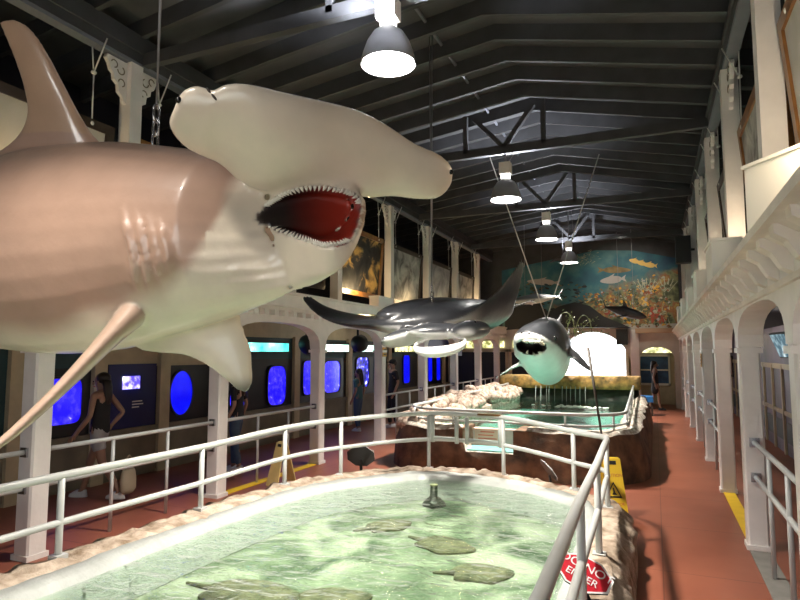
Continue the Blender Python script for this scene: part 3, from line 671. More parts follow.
# ------------------------------------------------------------------ lamps
def lamp(x, y, label, cut, dz):
    t = thing('pendant_lamp', label, 'lamp', (x, y, 4.72), 'pendant lamps along the hall')
    m = MB(); m.lathe([(.275, 4.72), (.272, 4.76), (.25, 4.85), (.215, 4.95), (.16, 5.04), (.10, 5.08), (.09, 5.10), (.095, 5.07), (.15, 5.025), (.205, 4.94), (.24, 4.84), (.262, 4.75)], (x, y, 0), 32, False); m.build('shade', M['alu'], t, True)
    m = MB(); m.lathe([(.255, 4.742), (.255, 4.75)], (x, y, 0), 32); m.build('diffuser', M['glow'], t)
    m = MB(); m.lathe([(.07, 5.06), (.085, 5.10), (.085, 5.17), (.05, 5.20)], (x, y, 0), 16); m.build('neck', mat('glowing neck', (.9, .9, .9), .4, emit=(1, .98, .95), estr=3), t, True)
    m = MB(); m.box(x-.10, y-.09, 5.19, x+.10, y+.09, 5.40); m.build('ballast_box', M['boxwhite'], t)
    m = MB(); m.tube([(x, y, 5.40), (x, y, cut)], .015, 6); m.build('suspension_rod', M['cable'], t)
    m = MB(); m.tube([(x+.05, y, 5.40), (x+.16, y, 5.5), (x+.1, y, cut)], .008, 6); m.build('flex', M['cable'], t)
    l = bpy.data.lights.new('lamp light', 'SPOT'); l.energy = 2150 if y > 2 else 900; l.spot_size = math.radians(95); l.spot_blend = .75; l.shadow_soft_size = .2; l.color = (1, .925, .82)
    o = bpy.data.objects.new('lamp_light', l); col.objects.link(o); o.location = (x, y, 4.70); o.parent = t; o.location = (0, 0, -.02)
    l2 = bpy.data.lights.new('neck light', 'SPOT'); l2.spot_size = math.radians(150); l2.spot_blend = .4; l2.energy = 800 if 2 < y < 6 else 200; l2.shadow_soft_size = .09; l2.color = (.90, .92, 1)
    o = bpy.data.objects.new('neck_light', l2); col.objects.link(o); o.parent = t; o.location = (.0, -.16 if y < 6 else .4, .45); o.rotation_euler = (PI, 0, 0)
    t.location.z += dz
    for ch in t.children:
        if ch.name.startswith(('suspension', 'flex')):
            for v in ch.data.vertices:
                if v.co.z > .75: v.co.z -= dz
LX = -2.37
for yy, lb, c in ((.45, 'bell pendant lamp above the hammer-headed shark behind the photographer', 5.55), (5.25, 'large bell pendant lamp nearest, at the top of the photo', 5.55), (10.4, 'bell pendant lamp hanging second from the near end', 5.55), (14.8, 'bell pendant lamp hanging third from the near end', 5.55), (19.0, 'small bell pendant lamp hanging before the mural', 6.4)):
    lamp(LX, yy, lb, c, {5.25: .11, 10.4: -.05}.get(yy, 0))

# ------------------------------------------------------------------ near pool
def closed(pts, n): return catmull(pts, n, True)
POST = [(-4.33, 3.36, .36, .98), (-4.30, 4.91, .36, .98), (-4.17, 6.21, .35, 1.03), (-3.83, 7.0, .35, 1.06), (-2.96, 7.96, .33, 1.09), (-1.87, 7.83, .33, 1.09), (-.92, 7.33, .35, 1.02), (-.50, 6.62, .35, 1.02), (-.46, 5.09, .35, 1.05), (-.44, 3.75, .35, 1.07)]
PATH = [(-4.30, 2.2), (-4.33, 3.36), (-4.30, 4.91), (-4.17, 6.21), (-3.83, 7.0), (-2.96, 7.90), (-1.87, 7.83), (-.92, 7.33), (-.50, 6.62), (-.44, 5.09), (-.42, 3.75), (-.42, 2.2), (-.6, .6), (-1.5, -.4), (-2.6, -.6), (-3.6, .1), (-4.1, 1.1)]
ring = closed([(x, y, 0) for x, y in PATH], 20)
N = len(ring)
def offset(ring, d):
    out = []
    for i in range(len(ring)):
        t = (ring[(i+1) % len(ring)]-ring[i-1]).normalized(); n = V((-t.y, t.x, 0))        # path runs clockwise: left normal points outwards
        out.append(ring[i]+n*d(i) if callable(d) else ring[i]+n*d)
    return out
def inw(i):                                                      # the lip is wider on the left and far sides
    p = ring[i]; return .40 if p.x < -3.2 else (.31 if p.y > 6.8 else .28)
sm = [sum(inw((i+k) % N) for k in range(-16, 17))/33 for i in range(N)]
def nz(p, s, a): return noise.noise(V((p.x*s, p.y*s, p.z*s+3.1)))*a
def jitter(r, z, a=.05, s=3.0):
    return [V((p.x+nz(V((p.x, p.y, z)), s, a), p.y+nz(V((p.x+9, p.y, z)), s, a), z+nz(V((p.x, p.y+5, z)), s*1.4, a*.6))) for p in r]
pool = thing('touch_pool', 'low rock-rimmed pool of clear green water in the foreground', 'pool', (-2.4, 3.6, 0))
m = MB()
rk = [[V((p.x, p.y, 0)) for p in offset(ring, .24)], jitter(offset(ring, .22), .12), jitter(offset(ring, .20), .26, .11, 4.5), jitter(offset(ring, .12), .335, .10, 5), jitter(offset(ring, .04), .355, .07, 6), jitter(offset(ring, -.06), .355, .07, 6), jitter(offset(ring, lambda i: -sm[i]*.35), .345, .05, 6), jitter(offset(ring, lambda i: -sm[i]*.5), .32, .02), [V((p.x, p.y, .05)) for p in offset(ring, lambda i: -sm[i]*.5)]]
m.loft(rk, cap=False); m.build('rock_rim', M['rock'], pool, True)
m = MB()
lp = [[V((p.x, p.y, .10)) for p in offset(ring, lambda i: -sm[i]*.42)], jitter(offset(ring, lambda i: -sm[i]*.47), .338, .02, 5), jitter(offset(ring, lambda i: -sm[i]*.80), .30, .02, 5), [V((p.x, p.y, .2)) for p in offset(ring, lambda i: -sm[i]*1.05)], [V((p.x, p.y, .03)) for p in offset(ring, lambda i: -sm[i]*1.3)]]
m.loft(lp, cap=False); m.build('plaster_lip', M['lip'], pool, True)
m = MB(); inner = offset(ring, lambda i: -sm[i]*.9); m.add([(p.x, p.y, .025) for p in inner], [tuple(range(N))]); m.build('pool_floor', M['poolfloor'], pool)
m = MB(); m.add([(p.x, p.y, .255) for p in inner], [tuple(range(N-1, -1, -1))]); w = m.build('water', M['water'], pool, fix=False)
# rays and rocks resting on the pool floor
def pool_ray(px, py, rx, ry, rot, label):
    c = atZ(px, py, .06); t = thing('ray', label, 'ray', (c.x, c.y, .026), 'rays resting on the pool floor')
    m = MB(); R = Matrix.Rotation(rot, 3, 'Z'); rings = []
    for z, k in ((.0, 1.0), (.02, 1.0), (.05, .7), (.07, .3)):
        rings.append([c+R @ V((rx*k*math.cos(a)*(1+.10*math.cos(3*a)+.05*math.sin(7*a)), ry*k*math.sin(a)*(1+.08*math.sin(4*a)+.06*math.cos(5*a)), 0))+V((0, 0, z+.028-c.z)) for a in [2*PI*i/36 for i in range(36)]])
    m.loft(rings); m.build('disc', M['turtle'], t, True)
    m = MB(); m.tube([c+R @ V((-rx*.8, 0, .0))+V((0, 0, .04-c.z+.0)), c+R @ V((-rx*1.5, ry*.2, 0))+V((0, 0, .035-c.z))], [.03, .012], 8); m.build('tail', M['turtle'], t, True)
pool_ray(480, 571, .27, .20, .4, 'brownish ray under the water, rightmost of the pool')
pool_ray(444, 543, .30, .22, -.2, 'brownish ray under the water near the middle of the pool')
pool_ray(388, 524, .27, .18, .9, 'small dark ray under the water farthest from the camera')
pool_ray(250, 591, .42, .26, .1, 'large dark ray under the water at the left')
pool_ray(330, 596, .30, .18, .5, 'dark ray under the water at the bottom edge')
t = thing('drain_fitting', 'black drain fitting in the far water of the near pool', 'drain', atZ(434, 500, .2))
c = atZ(434, 505, .03); m = MB(); m.lathe([(.15, .026), (.15, .05), (.10, .10), (.05, .14), (.045, .27)], (c.x, c.y, 0), 16); m.build('cone', M['darkrock'], t, True)
m = MB(); m.lathe([(.05, .27), (.05, .285)], (c.x, c.y, 0), 12); m.build('cap', M['leaf'], t)

# railing of the near pool
rail = thing('pool_railing', 'grey two-bar pipe railing around the near pool', 'railing', (-2.4, 4, .3))
P3 = [V((x, y, z)) for x, y, b, z in POST]
ext0 = [V((-4.1, 1.0, 1.0)), V((-4.30, 2.2, .98))]; ext1 = [V((-.40, 2.2, 1.09)), V((-.40, 1.0, 1.1))]
left = ext0+P3[:7]
tr = catmull(left, 6)
corner = bez(P3[6], P3[6]+(P3[6]-P3[5]).normalized()*.38, P3[7]+V((-.02, .42, 0)), P3[7]+V((0, .10, 0)), 10)
tr = tr[:-1]+corner+[P3[7]+V((0, -.2, 0))]+P3[8:]+ext1
m = MB(); m.tube(tr, .032, 12); m.build('top_rail', M['steel'], rail, True)
lo = [p-V((0, 0, .36)) for p in tr]
m = MB(); m.tube(lo, .027, 12); m.build('lower_rail', M['steel'], rail, True)
for (x, y, b, z) in POST+[(-.40, 2.2, .35, 1.08), (-4.30, 2.2, .36, .98), (-.40, 1.0, .35, 1.1), (-4.1, 1.0, .35, 1.0)]:
    m = MB(); m.tube([(x, y, .12), (x, y, z)], .027, 12); o = m.build('post', M['steel'], rail, True)
    m = MB(); m.box(x-.05, y-.05, b-.06, x+.05, y+.05, b+.02); m.build('foot_plate', M['steel'], o)
# thicker gate frames in the far stretch of the railing
for a, b in ((POST[4], (-2.50, 7.93, .33, 1.09)), ((-2.45, 7.92, .33, 1.09), POST[5])):
    pa, pb = V((a[0]+.06, a[1], 0)), V((b[0]-.04, b[1], 0)); m = MB()
    for q in (pa, pb): m.tube([q+V((0, 0, .70)), q+V((0, 0, 1.06))], .03, 8)
    m.tube([pa+V((0, 0, .76)), pb+V((0, 0, .76))], .024, 8); m.build('gate_frame', M['steel'], rail, True)
q = atZ(490, 416, 1.10); m = MB(); m.obox((-2.06, 7.86, 1.115), V((.16, -.01, 0)), V((0, .035, 0)), V((0, 0, .012))); m.build('rail_tag', M['woodframe'], rail)

# ------------------------------------------------------------------ octagon signs on stakes
def oct_sign(c, n, up, r, base, label, front):
    c, n, up = V(c), V(n).normalized(), V(up); up = (up-n*up.dot(n)).normalized(); s_ = up.cross(n)
    t = thing('warning_sign', label, 'sign', base, 'octagonal warning signs on the pool rim')
    def octa(rr, d, k=1): return [c+n*d+(s_*math.cos(PI/8+PI/4*i)*1.25+up*math.sin(PI/8+PI/4*i)*.85)*rr for i in range(8)]
    m = MB(); m.prism(octa(r, -.012), n*.012); m.build('plate', M['signback'], t)
    o, i = octa(r, 0), octa(r*.92, 0); m = MB(); m.loft([o, octa(r, .004), octa(r*.92, .004), i], loop=True); m.build('border', M['signwhite'], t)
    m = MB(); m.prism(octa(r*.92, 0), n*.003); m.build('face', M['red'], t)
    m = MB(); m.bar(c-n*.03-up*r*.3, base, .035, .02, n); m.build('stake', M['black'], t)
    for (txt, dy, sz) in (('DO NOT', .20, .42), ('ENTER', -.18, .34)):
        cu = bpy.data.curves.new('lettering', 'FONT'); cu.body = txt; cu.size = sz*r*1.35; cu.align_x = 'CENTER'; cu.align_y = 'CENTER'; cu.extrude = .001
        ob = bpy.data.objects.new('lettering', cu); col.objects.link(ob); dg = bpy.context.evaluated_depsgraph_get()
        me = bpy.data.meshes.new_from_object(ob.evaluated_get(dg)); bpy.data.objects.remove(ob)
        p = c+n*.006+up*r*dy*1.4
        Mx = Matrix((( s_.x, up.x, n.x, p.x-base[0]), (s_.y, up.y, n.y, p.y-base[1]), (s_.z, up.z, n.z, p.z-base[2]), (0, 0, 0, 1)))
        me.transform(Mx); me.materials.clear(); me.materials.append(M['signwhite'])
        ob = bpy.data.objects.new('lettering', me); col.objects.link(ob); ob.parent = t
c = atZ(584, 573, .52); oct_sign(c, (.2, -.55, .8), CU*.75+CR*.55+CF*.4, .155, (c.x+.06, c.y-.08, .30), 'red octagonal warning sign with white lettering behind the near right railing', True)
c = atX(361, 456, -3.75); oct_sign(c, (-.1, .95, .15), (0, -.1, 1), .17, (c.x, c.y+.02, .3), 'octagonal warning sign seen from its black back at the far left of the pool', False)
c = atY(549, 470, 7.6); oct_sign(c, CR*.82+CU*.55+CF*.10, CU*.82-CR*.55, .17, (c.x+.02, c.y+.03, .3), 'warning sign seen edge-on at the far rim of the near pool', True)

# ------------------------------------------------------------------ yellow floor signs
def floor_sign(p, rz, h, w, mt, label, graphics):
    t = thing('wet_floor_sign', label, 'floor sign', p); p = V(p); R = Matrix.Rotation(rz, 3, 'Z')
    def W(x, y, z): return p+R @ V((x, y, z))
    for s_ in (-1, 1):
        yb, yt = s_*.16, s_*.02
        def Q(u, v, d=0): return W(u, yb+(yt-yb)*v+s_*d, h*v)
        prof = [(-w, 0), (-w*.45, 0), (-w*.4, .07), (w*.4, .07), (w*.45, 0), (w, 0), (w*.62, 1), (-w*.62, 1)]
        m = MB(); m.prism([Q(u, v) for u, v in prof], R @ V((0, s_*.012, 0))); pn = m.build('panel', mt, t)
        m = MB(); m.prism([Q(u, v, .013) for u, v in ((-w*.3, .90), (w*.3, .90), (w*.3, .965), (-w*.3, .965))], R @ V((0, s_*.002, 0))); m.build('hand_slot', M['black'], pn)
        if graphics:
            tri = [(-.6*w, .36), (.6*w, .36), (0, .62)]; tr2 = [(-.47*w, .385), (.47*w, .385), (0, .585)]
            m = MB(); m.loft([[Q(u, v, .013) for u, v in tri], [Q(u, v, .016) for u, v in tri], [Q(u, v, .016) for u, v in tr2], [Q(u, v, .013) for u, v in tr2]], loop=True); m.build('warning_triangle', M['black'], pn)
            m = MB(); m.prism([Q(u, v, .013) for u, v in ((-.12*w, .41), (.25*w, .40), (.1*w, .45), (.02*w, .52), (-.06*w, .52), (-.02*w, .45))], R @ V((0, s_*.002, 0))); m.build('slipping_figure', M['black'], pn)
            for txt, vv, szz, mt2 in (('CAUTION', .70, .05, M['orangered']), ('WET FLOOR', .24, .04, M['orangered'])):
                cu = bpy.data.curves.new('lettering', 'FONT'); cu.body = txt; cu.size = szz; cu.align_x = 'CENTER'; cu.extrude = .0008
                ob = bpy.data.objects.new('lettering', cu); col.objects.link(ob); dg = bpy.context.evaluated_depsgraph_get()
                me = bpy.data.meshes.new_from_object(ob.evaluated_get(dg)); bpy.data.objects.remove(ob)
                a = (Q(1, vv)-Q(0, vv)).normalized()*(-s_); u_ = (Q(0, vv+.1)-Q(0, vv)).normalized(); n_ = a.cross(u_); o_ = Q(0, vv, .014)-p
                a = -a if n_.dot(R @ V((0, s_, 0))) < 0 else a; n_ = a.cross(u_)
                me.transform(Matrix(((a.x, u_.x, n_.x, o_.x), (a.y, u_.y, n_.y, o_.y), (a.z, u_.z, n_.z, o_.z), (0, 0, 0, 1))))
                me.materials.clear(); me.materials.append(mt2); ob = bpy.data.objects.new('lettering', me); col.objects.link(ob); ob.parent = pn
    m = MB(); m.tube([W(-w*.5, 0, h-.01), W(w*.5, 0, h-.01)], .022, 8); m.build('hinge', mt, t)
c = atZ(618, 523, 0); floor_sign((-.53, 7.70, 0), .25, .68, .155, M['yellow'], 'bright yellow wet floor sign on the walkway beside the near pool', True)
c = atZ(262, 497, 0); floor_sign((-5.12, 7.55, 0), -.38, .62, .15, M['paleyellow'], 'faded yellow floor sign standing beside the second left column', False)

# ------------------------------------------------------------------ far pool with the waterfall
pool2 = thing('waterfall_pool', 'raised rock-walled teal pool with a waterfall at its back', 'pool', (-2.2, 13, 0))
def rr(x0, x1, y0, y1, r, n=8):
    out = []
    for cx_, cy_, a0 in ((x0+r, y0+r, -PI/2), (x0+r, y1-r, PI), (x1-r, y1-r, PI/2), (x1-r, y0+r, 0)):
        for k in range(n+1): a = a0-PI/2*k/n; out.append(V((cx_+r*math.cos(a), cy_+r*math.sin(a), 0)))
    return out
def dense(poly, step):
    out = []
    for i in range(len(poly)):
        a, b = poly[i], poly[(i+1) % len(poly)]; k = max(1, int((b-a).length/step))
        out += [a+(b-a)*q/k for q in range(k)]
    return out
base2 = dense([p for p in rr(-4.35, -.22, 9.35, 18.4, 1.0)], .12)
NX0, NX1 = -2.92, -1.96
def innotch(p): return NX0 < p.x < NX1 and p.y < 9.9
def low(r, z):                                                   # the rim drops at the viewing notch
    return [V((p.x, p.y, .36 if innotch(p) and p.z > .36 else p.z)) for p in jitter(r, z, .07, 2.6)]
m = MB(); m.loft([[V((p.x, p.y, 0)) for p in offset(base2, .10)], low(offset(base2, .08), .25), low(offset(base2, .03), .5), low(offset(base2, -.02), .70)], cap=False); m.build('rock_wall', M['rockwall'], pool2, True)
m = MB(); m.loft([low(offset(base2, -.01), .70), low(offset(base2, -.06), .76), low(offset(base2, -.22), .77), low(offset(base2, -.38), .68), [V((p.x, p.y, .3)) for p in offset(base2, -.42)]], cap=False); m.build('rock_rim', mat('whitish crusted rock', (.74, .70, .63), .7, bump=1., bscale=14, c2=(.26, .19, .13), vscale=13), pool2, True)
in2 = offset(base2, -.35)
m = MB(); m.add([(p.x, p.y, .33) for p in in2], [tuple(range(len(in2)))]); m.build('pool_floor', M['pool2floor'], pool2)
m = MB(); wp = [p for p in offset(base2, -.33)]; m.add([(p.x, max(p.y, 10.15) if NX0-.1 < p.x < NX1+.1 and p.y < 11 else p.y, .60) for p in wp], [tuple(range(len(wp)-1, -1, -1))]); m.build('water', M['water2'], pool2, fix=False)
m = MB(); m.box(NX0, 9.95, .30, NX1, 10.12, .66); m.build('notch_panel', M['pinkpanel'], pool2)
m = MB(); m.box(NX0, 9.32, .0, NX1, 10.1, .35); m.build('notch_ledge', M['rockwall'], pool2)
m = MB(); m.box(NX0+.02, 9.45, .345, NX1-.02, 9.95, .385); m.build('notch_water', mat('shallow teal water', (.25, .60, .58), .15), pool2)
for s_ in (NX0, NX1):
    m = MB(); m.box(s_-.12, 9.36, 0, s_+.02 if s_ == NX0 else s_+.12, 10.1, .72); m.build('notch_jamb', M['rockwall'], pool2)
m = MB(); m.box(-2.86, 9.93, .42, -2.42, 9.95, .66); sp_ = m.build('notch_sign', mat('tan sign plate', (.56, .33, .24), .6), pool2)
m = MB()
for k, (a, b) in enumerate(((-2.76, -2.52), (-2.8, -2.54), (-2.8, -2.48))): m.box(a, 9.927, .60-k*.055, b, 9.93, .62-k*.055)
m.build('lettering', M['orangered'], sp_)
# rubble bank on the left
def boulder(m, c, r):
    sd_ = random.uniform(0, 50); rings = []
    for i in range(9):
        th = PI*i/8; rg = []
        for q in range(12):
            a = 2*PI*q/12; d = V((math.sin(th)*math.cos(a), math.sin(th)*math.sin(a), math.cos(th)*.75))
            rg.append(V(c)+d*r*(1+.35*noise.noise(d*1.6+V((sd_, 0, 0))))+V((0, 0, 0)) if 0 < i < 8 else V(c)+d*r)
        rings.append(rg)
    m.loft(rings)
random.seed(11)
for i in range(98):
    yy = 9.75+7.4*(i/98)+random.uniform(-.1, .1); h = .30*min(1, (yy-9.6)/2.5); f = random.random(); xx = -4.2+.62*f
    m = MB(); boulder(m, (xx, yy, .70+h*(1-.75*f)+random.uniform(-.03, .06)), random.uniform(.09, .19)); m.build('rim_boulder', M['bank'], pool2, True)
m = MB(); m.prism([(-4.3, 9.9, .4), (-3.6, 9.9, .4), (-3.6, 9.9, .70), (-4.3, 9.9, .86)], (0, 7.3, 0)); m.build('rim_core', M['bank'], pool2)
# ledge and waterfall at the back
def rockslab(m, x0, x1, y0, y1, z0, z1, a):
    rows = []; n = 44
    for i in range(n+1):
        x = x0+(x1-x0)*i/n
        rows.append([V((x, y1, z0)), V((x, y0+nz(V((x, 0, 1)), 3, a), z0)), V((x, y0+nz(V((x, 5, 1)), 3, a), (z0+z1)/2)), V((x, y0+.06+nz(V((x, 9, 1)), 3, a), z1+nz(V((x, 2, 2)), 4, a*.5))), V((x, y1, z1))])
    m.loft(rows)
m = MB(); rockslab(m, -4.1, -.45, 17.35, 18.2, .3, .95, .12); m.build('lower_ledge', M['darkrock'], pool2, True)
m = MB(); rockslab(m, -4.2, -.4, 17.2, 18.3, .93, 1.27, .12); m.build('upper_ledge', M['gold'], pool2, True)
random.seed(3)
for k in range(11):
    x = -3.1+k*.13+random.uniform(-.05, .05); y0 = 17.05
    m = MB(); w = random.uniform(.006, .014)
    m.loft([[V((x-w, y0+.06, 1.0)), V((x+w, y0+.06, 1.0)), V((x+w, y0+.05, 1.0)), V((x-w, y0+.05, 1.0))], [V((x-w, y0, .85)), V((x+w, y0, .85)), V((x+w, y0-.01, .85)), V((x-w, y0-.01, .85))], [V((x-w*.7, y0-.03, .60)), V((x+w*.7, y0-.03, .60)), V((x+w*.7, y0-.04, .60)), V((x-w*.7, y0-.04, .60))]])
    m.build('water_strand', M['strand'], pool2)
m = MB()
for k in range(60):
    a = random.uniform(0, 2*PI); r = abs(random.gauss(0, .22)); m.ell((-1.9+r*2*math.cos(a), 15.4+r*math.sin(a), .603), (.05, 0, 0), (0, .04, 0), (0, 0, .012), 8, 4)
m.build('foam', mat('foam', (.85, .88, .85), .6), pool2)['kind'] = 'stuff'
# its low railing
r2 = thing('low_pool_railing', 'low pipe railing along the rim of the waterfall pool', 'railing', (-2.2, 13, .75))
pth = [V((-3.93, 18.2, 1.05)), V((-3.95, 14, 1.02)), V((-4.0, 10.6, 1.0))]+bez((-4.02, 10.2, 1.0), (-4.02, 9.75, 1.0), (-3.7, 9.5, 1.0), (-3.2, 9.48, 1.0), 8)+[V((-2.3, 9.47, 1.0)), V((-1.2, 9.48, 1.0))]+bez((-1.1, 9.48, 1.0), (-.75, 9.52, 1.0), (-.46, 9.8, 1.0), (-.46, 10.25, 1.0), 8)+[V((-.5, 13, 1.0)), V((-.58, 18.2, 1.05))]
m = MB(); m.tube(pth, .026, 10); m.build('top_rail', M['steel'], r2, True)
m = MB(); m.tube([p-V((0, 0, .17)) for p in pth], .02, 10); m.build('lower_rail', M['steel'], r2, True)
pst = [(-3.93, 18.1), (-3.94, 16.6), (-3.95, 15.2), (-3.95, 13.9), (-3.97, 12.7), (-3.99, 11.6), (-4.0, 10.6), (-3.85, 9.66), (-3.1, 9.48), (-1.3, 9.48), (-.62, 9.76), (-.46, 10.4), (-.48, 11.4), (-.49, 12.4), (-.5, 13.4), (-.52, 14.4), (-.54, 15.4), (-.55, 16.4), (-.57, 17.4), (-.58, 18.2)]
for x, y in pst: m = MB(); m.tube([(x, y, .62), (x, y, 1.0)], .018, 8); m.build('post', M['steel'], r2, True)
# dark pole leaning on the railing
m = MB(); a = atY(602, 434, 9.42); b = atY(588, 348, 9.9); m.tube([V((a.x, 9.22, .0)) if False else a-V((0, 0, .05)), b], [.016, .026], 8); tag(recentre(m.build('net_pole', M['bamboo'], None, True)), 'dark wooden pole leaning over the waterfall pool railing', 'pole')
# thin leafy branches
t = thing('leafy_plant', 'sparse leafy plant with looping stems before the bright arch', 'plant', (-2.9, 17.9, 1.26))
m = MB(); lv = MB()
tops = [(578, 330), (560, 335), (592, 322), (570, 318), (550, 345), (600, 335)]
for k, (px, py) in enumerate(tops):
    q = atY(px, py, 17.8); b0 = V((-2.75+.03*k, 17.85, 1.24)); pts = bez(b0, b0+V((0, 0, .5)), q+V((.1*(k-2), 0, .25)), q, 10); m.tube(pts, .010, 6)
    for p in pts[5:]:
        for z in range(7):
            a = V((random.gauss(0, 1), random.gauss(0, 1), random.gauss(0, 1))).normalized(); d = V((random.gauss(0, .12), random.gauss(0, .12), random.gauss(0, .10))); bb = a.cross(V((.3, .5, .8))).normalized(); s_ = .045
            lv.add([p+d-a*s_, p+d+bb*s_*.4, p+d+a*s_, p+d-bb*s_*.4], [(0, 1, 2, 3)])
for px0, px1, py in ((555, 575, 318), (575, 592, 322)):
    a, b = atY(px0, 345, 17.9), atY(px1, 335, 17.9); tp = atY((px0+px1)/2, py-8, 17.9); m.tube(bez(a, (a.x, 17.9, tp.z+.2), (b.x, 17.9, tp.z+.2), b, 12), .014, 6)
m.build('stems', M['leaf'], t, True); lv.build('leaves', M['leaf'], t, fix=False)
m = MB(); m.tube([atY(579, 325, 17.75), atY(579, 378, 17.75)], .010, 6); m.build('support_cane', M['bamboo'], t)
# blue bench by the far doorway
t = thing('bench', 'bright blue bench end beside the far doorway', 'bench', (-.25, 20.2, 0))
c = atY(643, 387, 20.2)
m = MB(); m.box(c.x-.28, 19.9, .42, c.x+.28, 20.6, .58); m.build('seat', M['blueseat'], t)
for sx in (-1, 1):
    for sy_ in (19.95, 20.55):
        m = MB(); m.box(c.x+sx*.24-.03, sy_-.03, 0, c.x+sx*.24+.03, sy_+.03, .42); m.build('leg', M['bamboo'], t)
# ------------------------------------------------------------------ hanging animals
def smooth01(a, b, x): t = min(1, max(0, (x-a)/(b-a))); return t*t*(3-2*t)
def fuse(name, mbs, voxel, it, pigment, mt, parent, cut=None):
    """joins closed shells into one continuous skin and pigments it"""
    m = MB()
    for q in mbs:
        o = len(m.v); m.v += q.v; m.f += [[i+o for i in f] for f in q.f]; m.m += [0]*len(q.f)
    ob = m.build(name, [mt]); 
    if cut is not None:
        md = ob.modifiers.new('r0', 'REMESH'); md.mode = 'VOXEL'; md.voxel_size = voxel
        c = cut.build('cut', [mt]); bo = ob.modifiers.new('b', 'BOOLEAN'); bo.operation = 'DIFFERENCE'; bo.object = c; bo.solver = 'EXACT'
    md = ob.modifiers.new('r', 'REMESH'); md.mode = 'VOXEL'; md.voxel_size = voxel
    sm_ = ob.modifiers.new('s', 'SMOOTH'); sm_.factor = .5; sm_.iterations = it
    dg = bpy.context.evaluated_depsgraph_get(); me = bpy.data.meshes.new_from_object(ob.evaluated_get(dg))
    bpy.data.objects.remove(ob)
    if cut is not None: bpy.data.objects.remove(c)
    for p in me.polygons: p.use_smooth = True
    ca = me.color_attributes.new('pigment', 'FLOAT_COLOR', 'POINT')
    for i, v in enumerate(me.vertices): ca.data[i].color = (*pigment(v.co, v.normal), 1)
    bvh = BVHTree.FromPolygons([v.co.copy() for v in me.vertices], [tuple(p.vertices) for p in me.polygons])
    me.transform(Matrix.Translation(-parent_loc(parent))); me.materials.clear(); me.materials.append(mt)
    o = bpy.data.objects.new(name, me); col.objects.link(o); o.parent = parent
    return o, bvh
def mixc(a, b, t): return tuple(x+(y-x)*t for x, y in zip(a, b))
def body_loft(secs, n=32, up=V((0, 0, 1)), sub=4, caps=True):
    """secs: (centre, half height, half width); smooth tube along them"""
    C_ = catmull([s[0] for s in secs], sub); B_ = catmull([V((s[1], s[2], 0)) for s in secs], sub); rings = []
    for i, c in enumerate(C_):
        t = (C_[min(i+1, len(C_)-1)]-C_[max(i-1, 0)]).normalized(); w_ = up.cross(t).normalized(); u_ = t.cross(w_)
        rings.append([c+w_*B_[i].y*math.cos(2*PI*k/n)+u_*B_[i].x*math.sin(2*PI*k/n) for k in range(n)])
    return rings
def fin_loft(st, nrm, n=20, sub=4):
    """st: (edge A, edge B, thickness); flattened blade"""
    A_ = catmull([s[0] for s in st], sub); B_ = catmull([s[1] for s in st], sub); T_ = catmull([V((s[2], 0, 0)) for s in st], sub); rings = []
    for a, b, t in zip(A_, B_, T_):
        c = (a+b)/2; h = (b-a)/2; nn = (nrm-h.normalized()*nrm.dot(h.normalized())).normalized()
        rings.append([c+h*math.cos(2*PI*k/n)+nn*t.x*.5*math.sin(2*PI*k/n) for k in range(n)])
    return rings
def px2m(px, D): return px*D/F

# ---- the hammer-headed shark
base = at(100, 245, 3.35)
ham = thing('hammerhead_shark', 'huge hanging hammer-headed shark model with open toothed mouth', 'shark', base)
S = [(V((-4.25, -1.0, 2.80)), .10, .07), (V((-4.62, -.15, 2.76)), .23, .17), (V((-4.78, .75, 2.70)), .39, .30), (V((-4.52, 1.65, 2.64)), .53, .42), (at(0, 250, 3.66), .60, .48), (at(60, 250, 3.48), .605, .49), (at(120, 246, 3.30), .575, .48), (at(180, 240, 3.12), .485, .43), (at(232, 236, 2.97), .40, .37)]
rings = body_loft(S, 32)
# face: outer lip, inner lip, cavity; ring angle 0 = screen left, 90 = up as the body's rings run
def face(pts, n=32):                                             # closed curve through left, top, right, bottom points
    q = catmull([at(*p) for p in pts], 8, True); return q
t_last = (rings[-1][0]-sum(rings[-1], V())/32)
face8 = lambda pts: catmull([at(*q) for q in pts], 4, True)
outer = face8([(243, 219, 2.86), (265, 192, 2.80), (304, 176, 2.70), (345, 183, 2.71), (367, 203, 2.74), (357, 246, 2.58), (328, 276, 2.58), (278, 262, 2.74)])
mids = face8([(238, 222, 2.92), (258, 196, 2.92), (290, 180, 2.88), (332, 190, 2.87), (353, 212, 2.87), (340, 262, 2.74), (305, 288, 2.72), (265, 276, 2.83)])
inner = face8([(256, 219, 2.78), (278, 197, 2.73), (310, 186, 2.68), (343, 190, 2.69), (361, 202, 2.71), (351, 240, 2.55), (326, 246, 2.52), (287, 234, 2.66)])
inner2 = face8([(271, 219, 2.86), (286, 202, 2.82), (311, 192, 2.78), (341, 195, 2.79), (356, 205, 2.80), (346, 233, 2.68), (324, 239, 2.66), (292, 229, 2.77)])
cav1 = face([(287, 216, 2.98), (311, 198, 2.95), (348, 208, 2.95), (320, 234, 2.90)])
cav2 = face([(300, 214, 3.12), (311, 204, 3.12), (332, 210, 3.12), (312, 224, 3.12)])
def align(r, ref):                                               # same start and sense as the reference ring
    best = min(range(len(r)), key=lambda i: (r[i]-ref[0]).length); a = r[best:]+r[:best]; b = [a[0]]+a[1:][::-1]
    return a if (a[8]-ref[8]).length < (b[8]-ref[8]).length else b
full = rings[:]
for r in (mids, outer, inner, inner2, cav1, cav2): full.append(align(r, full[-1]))
body = MB(); body.loft(full)
